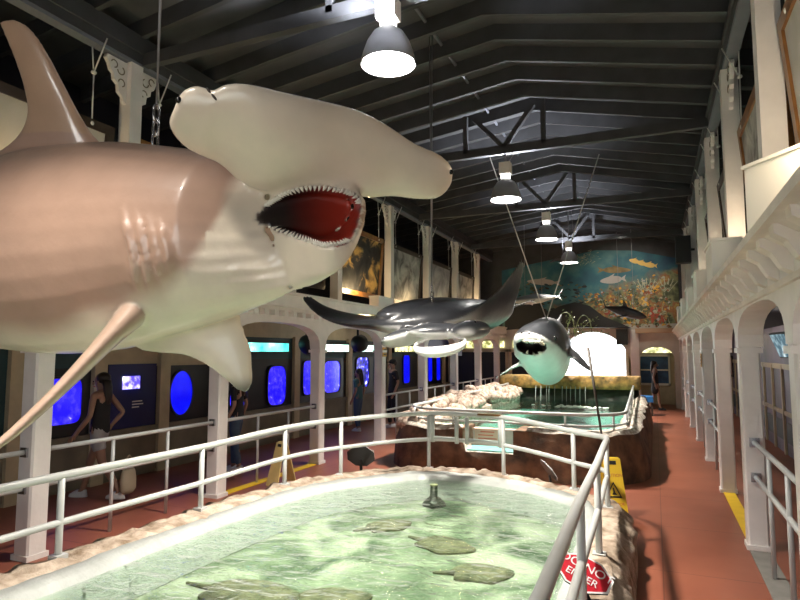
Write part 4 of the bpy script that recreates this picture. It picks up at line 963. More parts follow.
# the hammer
Hs = [((177, 101, 2.44), (169, 121, 2.50), .07), ((184, 90, 2.41), (174, 134, 2.54), .10), ((198, 86, 2.40), (188, 148, 2.60), .12), ((212, 91, 2.40), (205, 156, 2.64), .13), ((224, 85, 2.39), (222, 164, 2.68), .14), ((245, 84, 2.39), (243, 182, 2.74), .16), ((275, 91, 2.42), (270, 190, 2.78), .20),
      ((312, 100, 2.48), (312, 187, 2.80), .21), ((345, 107, 2.56), (352, 194, 2.85), .19), ((368, 115, 2.61), (372, 197, 2.87), .16), ((390, 127, 2.67), (393, 196, 2.89), .13), ((414, 143, 2.73), (416, 199, 2.91), .11), ((437, 153, 2.79), (434, 199, 2.93), .10), ((449, 163, 2.84), (445, 192, 2.94), .09), ((453, 171, 2.87), (451, 183, 2.92), .055)]
wing_n = (CU*.75+CF*.65).normalized()
ham_w = MB(); ham_w.loft(fin_loft([(at(*a), at(*b), t) for a, b, t in Hs], wing_n, 24, 4))
neck = MB(); neck.ell(at(282, 172, 2.98), CR*.26, CF*.22, CU*.16, 20, 12)
cheek = MB(); cheek.ell(at(228, 205, 2.98), CR*.16, CF*.26, CU*.24, 20, 12)
jaw_ = MB(); jaw_.ell(at(290, 264, 2.86), CR*.20, CF*.15, CU*.085-CR*.03, 20, 12); jaw_.ell(at(251, 219, 2.96), CR*.06, CF*.08, CU*.11, 14, 10)
dors = MB(); dors.loft(fin_loft([(at(-40, 175, 3.55), at(122, 158, 3.55), .20), (at(10, 145, 3.55), at(98, 140, 3.55), .15), (at(27, 118, 3.55), at(82, 118, 3.55), .11), (at(24, 88, 3.55), at(64, 84, 3.55), .09), (at(14, 58, 3.55), at(46, 50, 3.55), .07), (at(4, 34, 3.55), at(30, 28, 3.55), .055), (at(-1, 22, 3.55), at(16, 20, 3.55), .045)], CF+CR*.5))
pec = MB(); aw = (CF*.9+CU*.25-CR*.1)
def pst_(x, y, D, ch, th): c = at(x, y, D); return (c-aw*ch*.2, c+aw*ch*.8, th)
pec.loft(fin_loft([pst_(172, 272, 3.02, .45, .26), pst_(146, 300, 2.90, .42, .18), pst_(105, 342, 2.78, .36, .10), pst_(60, 389, 2.66, .27, .065), pst_(20, 427, 2.56, .17, .05), pst_(-10, 452, 2.50, .08, .035)], (CR-CU).normalized()))
pec2 = MB(); D2 = 3.22
pec2.loft(fin_loft([(at(128, 338, D2), at(236, 300, D2), .16), (at(143, 351, D2), at(244, 328, D2), .09), (at(184, 355, D2), at(251, 347, D2), .07), (at(209, 367, D2), at(253, 365, D2), .06), (at(226, 380, D2), at(253, 381, D2), .05), (at(238, 391, D2), at(248, 392, D2), .035)], CF))
tail = MB(); T0 = V((-4.25, -1.0, 2.80)); td = V((.40, -.92, 0)); tn = V((.92, .40, 0)); ZZ = V((0, 0, 1))
tail.loft(fin_loft([(T0-td*.30, T0+td*.10, .12), (T0+td*.05+ZZ*.35, T0+td*.30+ZZ*.32, .08), (T0+td*.55+ZZ*.95, T0+td*.68+ZZ*.93, .05)], tn)); tail.loft(fin_loft([(T0-td*.30, T0+td*.10, .12), (T0+td*.02-ZZ*.25, T0+td*.16-ZZ*.23, .07), (T0+td*.12-ZZ*.42, T0+td*.19-ZZ*.41, .05)], tn))
spine = catmull([s[0] for s in S], 4); rad = catmull([V((s[1], s[2], 0)) for s in S], 4)
def along(p, sp, rd):
    best = None
    for i in range(len(sp)-1):
        d = sp[i+1]-sp[i]; t = (p-sp[i]).dot(d)/d.length_squared; t = min(1, max(0, t)) if i < len(sp)-2 else min(6, max(0, t)); q = (p-sp[i]-d*min(t, 1)).length
        if best is None or q < best[0]: best = (q, i+t, sp[i]+d*min(t, 1), rd[i].lerp(rd[i+1], min(t, 1)))
    return best
TAN, BEL, TANH = (.45, .29, .215), (.80, .69, .55), (.30, .22, .17)
hl = at(176, 110, 2.47); hr = at(452, 178, 2.9); hax = (hr-hl).normalized()
bv0 = BVHTree.FromPolygons([v.copy() for v in body.v], [tuple(f) for f in body.f])
line = []
for q in ((-200, 335), (-60, 335), (0, 332), (60, 326), (125, 312), (160, 293), (185, 266), (205, 240), (222, 215), (236, 190)):
    h = bv0.ray_cast(CO, ray(*q).normalized())
    if h[0]: s_ = along(h[0], spine, rad); line.append((s_[1], (h[0]-s_[2]).z/s_[3].x))
line.sort()
def tan_line(s):
    if s <= line[0][0]: return line[0][1]
    for (s0, h0), (s1, h1) in zip(line, line[1:]):
        if s <= s1: return h0+(h1-h0)*(s-s0)/max(1e-6, s1-s0)
    return min(.55, line[-1][1]+(s-line[-1][0])*.25)
lipoly = [((v-CO).dot(CR), (v-CO).dot(CU), (v-CO).dot(CF)) for v in inner]
def in_mouth(p):
    x, y_, z = (p-CO).dot(CR), (p-CO).dot(CU), (p-CO).dot(CF); ins = False; j = len(lipoly)-1
    k_ = 2.72/z; x *= k_; y_ *= k_
    for i in range(len(lipoly)):
        xi, yi = lipoly[i][0]*2.72/lipoly[i][2], lipoly[i][1]*2.72/lipoly[i][2]; xj, yj = lipoly[j][0]*2.72/lipoly[j][2], lipoly[j][1]*2.72/lipoly[j][2]
        if (yi > y_) != (yj > y_) and x < (xj-xi)*(y_-yi)/(yj-yi)+xi: ins = not ins
        j = i
    near = min(lipoly, key=lambda q: (q[0]*2.72/q[2]-x)**2+(q[1]*2.72/q[2]-y_)**2)
    d = math.hypot(near[0]*2.72/near[2]-x, near[1]*2.72/near[2]-y_)
    return ins, d, z, x
REAR = [(140, 121), (169, 121), (188, 148), (205, 156), (222, 164), (243, 182), (270, 190), (312, 187), (354, 194), (388, 197), (450, 192), (480, 190)]
hz0 = at(300, 205, 2.75).z
def ham_pig(p, n):
    ins, d, z, x = in_mouth(p)
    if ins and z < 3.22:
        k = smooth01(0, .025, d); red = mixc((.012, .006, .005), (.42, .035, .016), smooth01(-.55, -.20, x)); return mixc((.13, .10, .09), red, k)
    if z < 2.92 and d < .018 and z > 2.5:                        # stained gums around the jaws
        g_ = (1-d/.018)*(.25+.5*max(0, noise.noise(p*60))); base_c = mixc(BEL, (.10, .08, .07), min(.8, g_)); return base_c
    q, s_, c, rd = along(p, spine, rad); dz = p-c
    px = 400+F*(p-CO).dot(CR)/(p-CO).dot(CF); zz = (p-CO).dot(CF); lim = 2.53+.0030*(px-169) if px < 222 else 2.70+.0028*(px-222) if px < 270 else 2.84+.0009*(px-270)
    py = 300-F*(p-CO).dot(CU)/zz; yr_ = 400
    for (xa, ya), (xb, yb) in zip(REAR, REAR[1:]):
        if xa <= px <= xb: yr_ = ya+(yb-ya)*(px-xa)/(xb-xa)
    isH = zz < lim and py < yr_+5 and (p-hl).dot(hax) > -.1 and s_ > len(spine)-6
    if isH: return mixc(BEL, TANH, smooth01(.15, .55, n.dot(wing_n)))
    e = math.hypot(dz.z/max(.05, rd.x), (dz-V((0, 0, dz.z))).length/max(.05, rd.y))
    px = 400+F*(p-CO).dot(CR)/(p-CO).dot(CF); py = 300-F*(p-CO).dot(CU)/(p-CO).dot(CF)
    near = (p-CO).dot(CF) < (c-CO).dot(CF)
    if s_ > len(spine)+.6 and p.z < at(300, 232, 2.7).z: return BEL
    if e > 1.15 and dz.z < 0:                                   # the pectoral fins
        if near: return mixc(TAN, BEL, .15)
        tip = smooth01(at(240, 372, D2).z, at(240, 392, D2).z, p.z); return mixc(BEL, (.10, .09, .08), tip*.9)
    if e > 1.15: return mixc(TAN, (.55, .37, .22), .5)
    h = dz.z/max(.05, rd.x); th = tan_line(s_)+.10*noise.noise(p*4)
    if near and e > 1.03 and (p-at(150, 297, 2.88)).length < .26: return mixc(TAN, BEL, .15)
    return mixc(BEL, TAN, smooth01(th-.13, th+.13, h)*(1-smooth01(len(spine)+1., len(spine)+2.2, s_)))
gill = MB(); 
sk = []
# slits are raised folds on the flank behind the head
bod0 = MB(); bod0.loft(full); tb = bod0; bv = BVHTree.FromPolygons([v.copy() for v in tb.v], [tuple(f) for f in tb.f])
for k, (x0, y0, x1, y1) in enumerate(((121, 208, 137, 292), (134, 212, 149, 290), (146, 216, 160, 284), (157, 220, 170, 275))):
    pts = []
    for q in range(9):
        f = q/8; x = x0+(x1-x0)*f+4*math.sin(f*3); y = y0+(y1-y0)*f; hit = bv.ray_cast(CO, ray(x, y).normalized())
        if hit[0]: pts.append(hit[0]+hit[1]*(.0 if hit[1].dot(CF) < 0 else 0)-CF*.004)
    if len(pts) > 3: gill.tube(pts, [.004, .012]+[.022]*(len(pts)-4)+[.016, .006], 10)
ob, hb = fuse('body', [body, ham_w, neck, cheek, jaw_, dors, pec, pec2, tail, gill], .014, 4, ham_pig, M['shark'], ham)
# teeth along both lips
tooth = MB(); tooth.loft([[V((.011*math.cos(a), .006*math.sin(a), 0)) for a in [2*PI*k/6 for k in range(6)]], [V((.007*math.cos(a), .004*math.sin(a), .014)) for a in [2*PI*k/6 for k in range(6)]], [V((.001*math.cos(a), .001*math.sin(a), .028)) for a in [2*PI*k/6 for k in range(6)]]])
tm = tooth.build('tooth', M['tooth'], None, True); me_t = tm.data; bpy.data.objects.remove(tm)
lipc = catmull([at(*p) for p in [(258, 219, 2.79), (268, 203, 2.76), (282, 195, 2.72), (310, 187, 2.69), (342, 191, 2.70), (360, 202, 2.72)]], 6)
lipd = catmull([at(*p) for p in [(262, 223, 2.78), (287, 234, 2.67), (310, 242, 2.58), (328, 246, 2.53), (350, 241, 2.56)]], 6)
cen = at(312, 214, 2.72)
for nm_, lp_, nt_ in (('tooth', lipc, 34), ('tooth', lipd, 28)):
    for k in range(nt_):
        f = (k+.5)/nt_*(len(lp_)-1); i = int(f); p = lp_[i].lerp(lp_[min(i+1, len(lp_)-1)], f-i)
        # seat it on the skin
        loc = hb.find_nearest(p)[0]; d = (cen-loc); d = (d-CF*d.dot(CF)).normalized(); t_ = (lp_[min(i+1, len(lp_)-1)]-lp_[max(i-1, 0)]).normalized(); y_ = d.cross(t_).normalized(); x_ = y_.cross(d)
        o = bpy.data.objects.new(nm_, me_t); col.objects.link(o); o.parent = ham
        o.matrix_local = Matrix.Translation(loc-base-d*.004) @ Matrix((x_, y_, d)).transposed().to_4x4()
def eye_on(px, py, D, r, parent, bvh, nm_='eye'):
    h = bvh.ray_cast(CO, ray(px, py).normalized()); p = h[0] if h[0] else at(px, py, D)
    m = MB(); m.ell(p, CR*r, CF*r, CU*r, 12, 8); m.build(nm_, M['eye'], parent, True)
eye_on(179, 100, 2.44, .014, ham, hb); eye_on(451, 172, 2.87, .012, ham, hb)
m = MB()
for q in ((209, 91), (214, 97)):
    h = hb.ray_cast(CO, ray(*q).normalized())
    if h[0]: m.ell(h[0], CR*.012+CU*-.012, CF*.008, CU*.008, 8, 6)
if m.v: m.build('nostril', M['bamboo'], ham, True)
# suspension: chain links and cables up to the roof
def hang(px, py, D, parent, bvh, zt, spread=.025, links=3, name='suspension_cable', r=.0045):
    p0 = px if py is None else at(px, py, D); h = bvh.ray_cast(p0+V((0, 0, 1.2)), V((0, 0, -1))); p = h[0] if h[0] else p0; zt = roof(p.x)-.02
    m = MB(); z = p.z-.02
    for k in range(links):
        a = V((1, 0, 0)) if k % 2 else V((0, 1, 0)); m.tube([V((p.x, p.y, z+.05))+a*.02*math.cos(t)+V((0, 0, .05*math.sin(t))) for t in [2*PI*q/14 for q in range(14)]], .007, 6, True); z += .075
    if links: m.build('chain', M['chrome'], parent, True)
    m = MB()
    for s_ in (-1, 1): m.tube([(p.x, p.y, z), (p.x+s_*spread, p.y, zt)], r, 6)
    m.build(name, M['cable'], parent, True)
hang(155, 146, 3.2, ham, hb, 6.3); hang(V((-4.52, 1.65, 3.1)), None, 0, ham, hb, 6.1)

# ---- the manta ray
Dm = 7.9
mb_ = at(432, 322, Dm)
man = thing('manta_ray', 'hanging dark grey manta ray model with white open mouth', 'manta ray', mb_)
AX = V((math.sin(.30), math.cos(.30), 0)); AX = (AX+V((0, 0, .12))).normalized()              # its back runs away from the camera
st = []
for (x, y, th, f, b, dD) in ((305, 298, .07, .06, .12, .35), (318, 309, .09, .12, .20, .28), (338, 318, .12, .22, .38, .2), (362, 322, .17, .32, .62, .12), (385, 322, .25, .42, .95, .05), (402, 322, .38, .52, 1.2, 0), (418, 322, .50, .60, 1.35, 0), (434, 321, .54, .62, 1.4, 0), (450, 320, .52, .60, 1.35, 0), (464, 319, .42, .52, 1.2, 0), (478, 315, .28, .42, .95, .05), (491, 306, .19, .32, .65, .12), (504, 293, .14, .24, .42, .2), (514, 277, .12, .14, .24, .28), (522, 261, .09, .07, .12, .35)):
    c = at(x, y, Dm+dD); st.append((c-AX*f, c+AX*b, th))
wing = MB(); wing.loft(fin_loft(st, V((0, 0, 1)), 28, 4))
cheekL, cheekR, hump = MB(), MB(), MB()
cheekL.ell(at(407, 337, Dm-.45), CR*.16+CU*.06, AX*.45, CU*.115, 16, 10); cheekR.ell(at(471, 330, Dm-.42), CR*.12-CU*.05, AX*.42, CU*.115, 16, 10)
hump.ell(at(432, 312, Dm+.3), CR*.45, AX*.95, CU*.20, 20, 12)
brow = MB(); brow.ell(at(440, 331, Dm-.55), CR*.38, AX*.22, CU*.10, 20, 10)
tl = MB(); tl.tube([mb_+AX*1.2, mb_+AX*2.0+V((0, 0, .05)), mb_+AX*3.0+V((0, 0, .15))], [.06, .03, .012], 8)
def pig_man(p, n):
    d = p-at(440, 338, Dm-.6); k = smooth01(.1, -.45, n.z)*smooth01(.95, .45, d.length)
    pc = max(smooth01(.30, .12, (p-at(402, 341, Dm-.75)).length), smooth01(.26, .10, (p-at(474, 334, Dm-.7)).length))*smooth01(.55, .0, n.z)
    c = mixc((.026, .028, .033), (.62, .62, .62), max(k, pc)); q = noise.noise(p*5)
    return mixc(c, (.09, .09, .10), .25*max(0, q))
ob, mbvh = fuse('body', [wing, cheekL, cheekR, hump, brow, tl], .02, 5, pig_man, M['manta'], man)
m = MB(); R_ = []
for k in range(36):
    a = 2*PI*k/36; lo_ = max(0, -math.sin(a)); p = at(440+25*math.cos(a), 344+7.8*math.sin(a)*-1-3.2*math.cos(a)*.9, Dm-.62-.14*lo_); R_.append((p, (.020+.050*lo_)))
m.tube([p for p, r in R_], [r for p, r in R_], 10, True); m.build('mouth_rim', mat('white gloss lip', (.80, .80, .80), .25, coat=.5), man, True)
eye_on(407, 327, Dm-.5, .018, man, mbvh); eye_on(475, 322, Dm-.5, .018, man, mbvh)
hang(432, 310, Dm, man, mbvh, 6.3, .02, 3, r=.008)

# ---- the white shark
gwb = at(550, 348, 12.6)
gw = thing('white_shark', 'hanging grey and white shark model facing the camera with open jaws', 'shark', gwb)
S = [(at(568, 342, 17.2), .08, .05), (at(563, 343, 16.3), .30, .22), (at(554, 346, 15.2), .55, .40), (at(551, 349, 14.2), .71, .47), (at(548, 351, 13.4), .765, .50), (at(544, 350, 12.7), .69, .50), (at(540, 347, 12.1), .56, .48), (at(534, 343, 11.7), .42, .42), (at(529, 338, 11.4), .24, .28), (at(526, 334, 11.25), .08, .10)]
gbody = MB(); gbody.loft(body_loft(S, 28))
jaw = MB(); jaw.ell(at(534, 352, 11.75), CR*.40, CF*.34, CU*.24, 20, 12)
cut = MB(); cut.ell(at(531.5, 347, 11.35), CR*.27-CU*.02, CF*.42, CU*.135, 24, 16)
f1 = MB(); f1.loft(fin_loft([(at(548, 362, 12.9), at(560, 356, 13.6), .16), (at(527, 363, 12.6), at(536, 357, 13.2), .11), (at(508, 370, 12.4), at(516, 365, 12.8), .07), (at(492, 381, 12.2), at(496, 378, 12.4), .03)], CU))
f2 = MB(); f2.loft(fin_loft([(at(556, 350, 12.7), at(566, 346, 13.8), .18), (at(570, 356, 12.4), at(577, 353, 13.3), .13), (at(582, 366, 12.1), at(586, 362, 12.7), .08), (at(592, 373, 11.9), at(594, 372, 12.1), .03)], CU))
df = MB(); df.loft(fin_loft([(at(553, 328, 13.4), at(558, 332, 14.8), .16), (at(557, 322, 13.9), at(560, 324, 14.8), .10), (at(561, 314, 14.5), at(562, 315, 14.9), .05)], CR))
tf = MB(); tf.loft(fin_loft([(at(566, 342, 17.0), at(568, 342, 17.5), .08), (at(569, 328, 17.6), at(570, 328, 17.9), .05)], CR)); tf.loft(fin_loft([(at(566, 342, 17.0), at(568, 342, 17.5), .08), (at(569, 354, 17.6), at(570, 354, 17.9), .05)], CR))
gsp = catmull([s[0] for s in S], 4); grd = catmull([V((s[1], 0, 0)) for s in S], 4); gc = at(531.5, 347, 11.6)
def pig_gw(p, n):
    d = p-at(531.5, 347, 11.35); x, y_, z = d.dot(CR)/.29, d.dot(CF)/.46, d.dot(CU)/.155
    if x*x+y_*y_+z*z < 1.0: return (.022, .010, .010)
    i = min(range(len(gsp)), key=lambda j: (p-gsp[j]).length); h = (p-gsp[i]).z/max(.08, grd[i].x)
    xo = (p-gsp[i]).dot(CR); th = .26-.55*max(0, min(1, (xo-.12)/.4))+.06*noise.noise(p*3)
    if xo > .60: th = -3
    if xo < -.62: th = 3 if n.z < .5 else -3
    return mixc((.72, .74, .72), (.020, .022, .026), smooth01(th-.07, th+.07, h))
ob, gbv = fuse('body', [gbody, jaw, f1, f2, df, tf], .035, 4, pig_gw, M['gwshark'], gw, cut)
for k in range(26):
    a = 2*PI*k/26; p = at(531.5+12.6*math.cos(a), 347+6.6*math.sin(a)+.6*math.cos(a), 11.2); h = gbv.find_nearest(p)
    loc = h[0]; d = at(531.5, 347, 11.2)-loc; d = (d-CF*d.dot(CF)).normalized(); y_ = CF.copy(); x_ = y_.cross(d).normalized(); y_ = d.cross(x_)
    o = bpy.data.objects.new('tooth', me_t); col.objects.link(o); o.parent = gw; o.matrix_local = Matrix.Translation(loc-gwb-CF*.04) @ Matrix((x_, y_, d)).transposed().to_4x4() @ Matrix.Scale(2.7, 4)
eye_on(555, 338, 12.2, .05, gw, gbv)
m = MB(); 
for q in ((529, 333.5), (522, 333)): 
    h = gbv.ray_cast(CO, ray(*q).normalized())
    if h[0]: m.ell(h[0], CR*.02, CF*.02, CU*.02, 8, 6)
if m.v: m.build('nostril', M['eye'], gw)
h = gbv.ray_cast(at(546, 300, 12.5), V((0, 0, -1))); p = h[0] if h[0] else at(546, 319, 12.4)
m = MB()
for q in ((525, 258), (566, 258)):
    e = at(*q, 12.6); d = (e-p).normalized(); k = (6.2-p.z)/d.z; m.tube([p-d*.03, p+d*k], .011, 8)
m.build('suspension_rod', M['rope'], gw, True)
h = gbv.ray_cast(at(560, 300, 13.2), V((0, 0, -1)))

# ---- small models hung before the mural
def small_shark(p, hd, L_, top, bel, label, up_tilt=0, hammer=False):
    t = thing('shark_model', label, 'shark', p, 'small shark models before the mural'); p = V(p); hd = V(hd).normalized(); sd = hd.cross(V((0, 0, 1))).normalized(); u_ = sd.cross(hd)
    S_ = [(p-hd*.50*L_, .02*L_, .01*L_), (p-hd*.36*L_, .045*L_, .03*L_), (p-hd*.1*L_, .095*L_, .075*L_), (p+hd*.15*L_, .10*L_, .085*L_), (p+hd*.34*L_, .07*L_, .07*L_), (p+hd*.48*L_, .02*L_, .03*L_)]
    b_ = MB(); b_.loft(body_loft(S_, 18, sub=3)); fs_ = MB()
    fs_.loft(fin_loft([(p+u_*.08*L_+hd*.08*L_, p+u_*.08*L_-hd*.08*L_, .03*L_), (p+u_*.22*L_-hd*.06*L_, p+u_*.21*L_-hd*.10*L_, .014*L_)], sd))
    for s_ in (-1, 1): fs_.loft(fin_loft([(p+sd*s_*.05*L_-u_*.03*L_+hd*.2*L_, p+sd*s_*.05*L_-u_*.03*L_+hd*.06*L_, .03*L_), (p+sd*s_*.26*L_-u_*.11*L_+hd*.04*L_, p+sd*s_*.25*L_-u_*.11*L_, .014*L_)], V((0, 0, 1))))
    fs_.loft(fin_loft([(p-hd*.45*L_, p-hd*.50*L_, .025*L_), (p-hd*.60*L_+u_*.18*L_, p-hd*.63*L_+u_*.18*L_, .014*L_)], sd)); fs_.loft(fin_loft([(p-hd*.45*L_, p-hd*.50*L_, .025*L_), (p-hd*.54*L_-u_*.09*L_, p-hd*.57*L_-u_*.09*L_, .014*L_)], sd))
    o, bv_ = fuse('body', [b_, fs_], .012*L_+.006, 2, lambda q, n: mixc(bel, top, smooth01(-.03*L_, .03*L_, (q-p).dot(u_))), M['gwshark'], t)
    m = MB()
    for f in (-.15, .2): m.tube([p+hd*f*L_+u_*.05*L_, (p.x+hd.x*f*L_, p.y+hd.y*f*L_, 5.95)], .006, 6)
    m.build('hanging_line', M['cable'], t)
    return t
small_shark(at(535, 299, 18.6), (-.95, -.35, -.1), 1.5, (.07, .075, .08), (.55, .55, .52), 'small grey and white shark model hanging above the white shark')
small_shark(at(625, 312, 19.5), (.75, -.55, -.25), 1.7, (.010, .010, .012), (.03, .03, .032), 'small black shark model hanging before the right side of the mural')
t = thing('ray_model', 'small black ray model hanging high before the mural', 'ray', at(563, 258, 19.3)); c = t.location.copy()
m = MB(); m.loft(fin_loft([(c+V((-.42, -.05, -.12)), c+V((-.42, .1, -.12)), .02), (c+V((-.2, -.2, -.02)), c+V((-.2, .3, -.02)), .08), (c+V((0, -.32, 0)), c+V((0, .4, 0)), .14), (c+V((.2, -.2, .04)), c+V((.2, .3, .04)), .08), (c+V((.42, -.05, .16)), c+V((.42, .1, .16)), .02)], V((0, 0, 1)))); m.build('body', M['black'], t, True)
m = MB(); m.tube([c, (c.x, c.y, 5.95)], .008, 6); m.build('hanging_line', M['cable'], t)

# ------------------------------------------------------------------ people
def skin_mesh(name, chains, mt, parent, sub=2):
    """chains: lists of (point, radius); the first chain holds the root, later chains start at shared points"""
    vs, es, rs = [], [], []
    def vid(p, r):
        for i, q in enumerate(vs):
            if (q-p).length < 1e-4: return i
        vs.append(p); rs.append(r); return len(vs)-1
    for ch in chains:
        prev = None
        for p, r in ch:
            i = vid(V(p), r)
            if prev is not None: es.append((prev, i))
            prev = i
    me = bpy.data.meshes.new(name); me.from_pydata(vs, es, []); ob = bpy.data.objects.new(name, me); col.objects.link(ob)
    ob.modifiers.new('skin', 'SKIN'); sl = me.skin_vertices[0].data
    for i, r in enumerate(rs): sl[i].radius = (r if isinstance(r, tuple) else (r, r)); sl[i].use_root = (i == 0)
    ob.modifiers[0].use_smooth_shade = True
    sb = ob.modifiers.new('sub', 'SUBSURF'); sb.levels = sub; sb.render_levels = sub
    dg = bpy.context.evaluated_depsgraph_get(); m2 = bpy.data.meshes.new_from_object(ob.evaluated_get(dg)); bpy.data.objects.remove(ob)
    for p in m2.polygons: p.use_smooth = True
    m2.materials.clear(); m2.materials.append(mt)
    o = bpy.data.objects.new(name, m2); col.objects.link(o); o.parent = parent
    return o
def person(pos, face, hgt, label, top_m, bot_m, shoe_m, stride=.0, shorts=False, sleeves=False, long_hair=True, cap=False, arms='down', dress=False, bag=None, look=0):
    t = thing('person', label, 'person', pos); t.rotation_euler = (0, 0, face); k = hgt/1.70
    def P(x, y, z): return V((x*k, y*k, z*k))                    # +y is the way the person faces
    hip = P(0, 0, .93); chest = P(0, -.01, 1.28); nk = P(0, 0, 1.44); hd = P(0, .02, 1.56)
    s_ = stride
    def legp(sx, f):
        h = P(sx*.09, 0, .90); kn = P(sx*.095, f*.18+.03, .49); an = P(sx*.10, f*.42-abs(f)*.06, .085+(.03 if f < 0 else 0)); return h, kn, an
    def armp(sx, f):
        sh = P(sx*.185, 0, 1.39)
        if arms == 'hip' and sx > 0: return sh, P(sx*.30, -.16, 1.13), P(sx*.17, -.06, .96)
        if arms == 'fold': return sh, P(sx*.24, .06, 1.12), P(sx*-.02, .20, 1.14)
        return sh, P(sx*.23, -.06+f*.10, 1.12), P(sx*.235, .04+f*.22, .88)
    legs = [legp(1, s_), legp(-1, -s_)]; armsp = [armp(1, -s_), armp(-1, s_)]
    ch = [[(hip, (.15*k, .105*k)), (P(0, 0, 1.08), (.125*k, .09*k)), (chest, (.15*k, .105*k)), (P(0, -.005, 1.40), (.11*k, .075*k)), (nk, .052*k), (P(0, .015, 1.50), .055*k), (hd, (.072*k, .088*k)), (P(0, .015, 1.64), (.066*k, .08*k)), (P(0, .01, 1.685), .035*k)]]
    for sx, (h, kn, an) in zip((1, -1), legs):
        ch.append([(hip, .15*k), (h, .088*k), ((h+kn)/2, .076*k), (kn, .055*k), ((kn*2+an)/3+P(0, -.015, 0), .054*k), (an, .036*k), (an+P(0, .10, -.045), (.036*k, .026*k)), (an+P(0, .16, -.055), (.03*k, .02*k))])
    hands = []
    for sx, (sh, el, wr) in zip((1, -1), armsp):
        dd = (wr-el).normalized(); palm = wr+dd*.07*k; hands.append((wr, dd, palm, sx))
        ch.append([(P(0, -.005, 1.40), .1*k), (sh, .048*k), ((sh+el)/2, .043*k), (el, .036*k), ((el+wr)/2, .034*k), (wr, .024*k), (palm, (.036*k, .018*k))])
        sd = dd.cross(V((0, 1, 0)) if abs(dd.y) < .8 else V((0, 0, 1))).normalized(); bk = sd.cross(dd)
        for q, ln in zip((-1.4, -.5, .4, 1.3), (.055, .07, .068, .05)):
            a = palm+bk*q*.014*k; ch.append([(palm, .03*k), (a+dd*.025*k, .0095*k), (a+dd*(.025+ln*.55)*k+sd*.006*k, .0085*k), (a+dd*(.02+ln)*k+sd*.016*k, .007*k)])
        ch.append([(wr, .024*k), (wr+dd*.025*k+bk*-.03*k, .011*k), (wr+dd*.062*k+bk*-.044*k, .009*k)])
    body = skin_mesh('body', ch, M['skin'], t, 2)
    # face
    m = MB(); off = parent_loc(t)
    for sx in (-1, 1): m = MB(); m.ell(off+hd+P(sx*.032, .083, .012), (.011*k, 0, 0), (0, .008*k, 0), (0, 0, .009*k), 8, 6); m.build('eye', M['eye'], t, True)
    m = MB(); m.ell(off+hd+P(0, .100, -.018), (.014*k, 0, 0), (0, .018*k, 0), (0, 0, .026*k), 8, 6); m.build('nose', M['skin'], t, True)
    m = MB(); m.ell(off+hd+P(0, .084, -.058), (.024*k, 0, 0), (0, .010*k, 0), (0, 0, .008*k), 8, 6); m.build('mouth', M['red'], t, True)
    m = MB()
    for sx in (-1, 1): m = MB(); m.ell(off+hd+P(sx*.078, -.005, -.005), (.010*k, 0, 0), (0, .020*k, 0), (0, 0, .030*k), 8, 6); m.build('ear', M['skin'], t, True)
    # hair
    if cap:
        m = MB(); m.ell(off+P(0, .0, 1.635), (.088*k, 0, 0), (0, .105*k, 0), (0, 0, .075*k), 18, 10); m.build('cap', M['blackcloth'], t, True)
        m = MB(); m.ell(off+P(0, .115, 1.632), (.07*k, 0, 0), (0, .07*k, 0), (0, 0, .010*k), 14, 6); m.build('cap_peak', M['blackcloth'], t, True)
    m = MB(); m.ell(off+P(0, -.022, 1.615), (.088*k, 0, 0), (0, .094*k, 0), (0, 0, .085*k), 18, 10)
    if long_hair:
        m2 = [(P(0, -.055, 1.60), .088), (P(0, -.085, 1.50), .082), (P(0, -.095, 1.38), .075), (P(0, -.10, 1.26), .045)]
        m.loft([[off+c+V((r*k*math.cos(a), r*.62*k*math.sin(a), 0)) for a in [2*PI*q/14 for q in range(14)]] for c, r in m2])
    m.build('hair', M['hair'], t, True)
    # clothes follow the body
    g = .012*k
    tc_ = [[(P(0, 0, .84), (.155*k+g, .11*k+g)), (P(0, 0, .94), (.16*k+g, .115*k+g)), (P(0, 0, 1.08), (.13*k+g, .095*k+g)), (chest, (.152*k+g, .108*k+g)), (P(0, -.005, 1.385), (.118*k+g, .078*k+g)), (P(0, -.005, 1.415), (.085*k, .06*k))]]
    if dress: tc_[0] = [(P(0, .0, .52), (.22*k, .16*k)), (P(0, 0, .75), (.20*k, .15*k))]+tc_[0]
    if sleeves:
        for (sh, el, wr) in armsp: tc_.append([(P(0, -.005, 1.385), .1*k), (sh, .062*k), ((sh+el)/2, .056*k), (sh.lerp(el, .8), .054*k)])
    skin_mesh('dress' if dress else 'top', tc_, top_m, t, 2)
    if not dress:
        bc = [[(P(0, 0, 1.08), (.13*k+g, .092*k+g)), (P(0, 0, 1.0), (.145*k+g, .10*k+g)), (P(0, 0, .90), (.155*k+g, .112*k+g))]]
        for (h, kn, an) in legs:
            e = h.lerp(kn, .55) if shorts else None
            bc.append([(P(0, 0, .90), .15*k), (h+P(0, 0, -.03), .100*k), (h.lerp(kn, .5), .092*k)]+([(h.lerp(kn, .62), .092*k)] if shorts else [(kn, .070*k), (kn.lerp(an, .5), .064*k), (kn.lerp(an, .93), .052*k)]))
        skin_mesh('shorts' if shorts else 'trousers', bc, bot_m, t, 2)
    for (h, kn, an) in legs:
        m = MB(); c = off+an+P(0, .055, -.048); m.loft([[c+V((.045*k*w_*math.cos(a), (.135*k*w_)*math.sin(a)+dy*k, z*k)) for a in [2*PI*q/18 for q in range(18)]] for z, w_, dy in ((-.037, .95, 0), (-.03, 1.0, 0), (0, .95, 0), (.03, .75, -.02), (.06, .52, -.05))]); m.build('shoe', shoe_m, t, True)
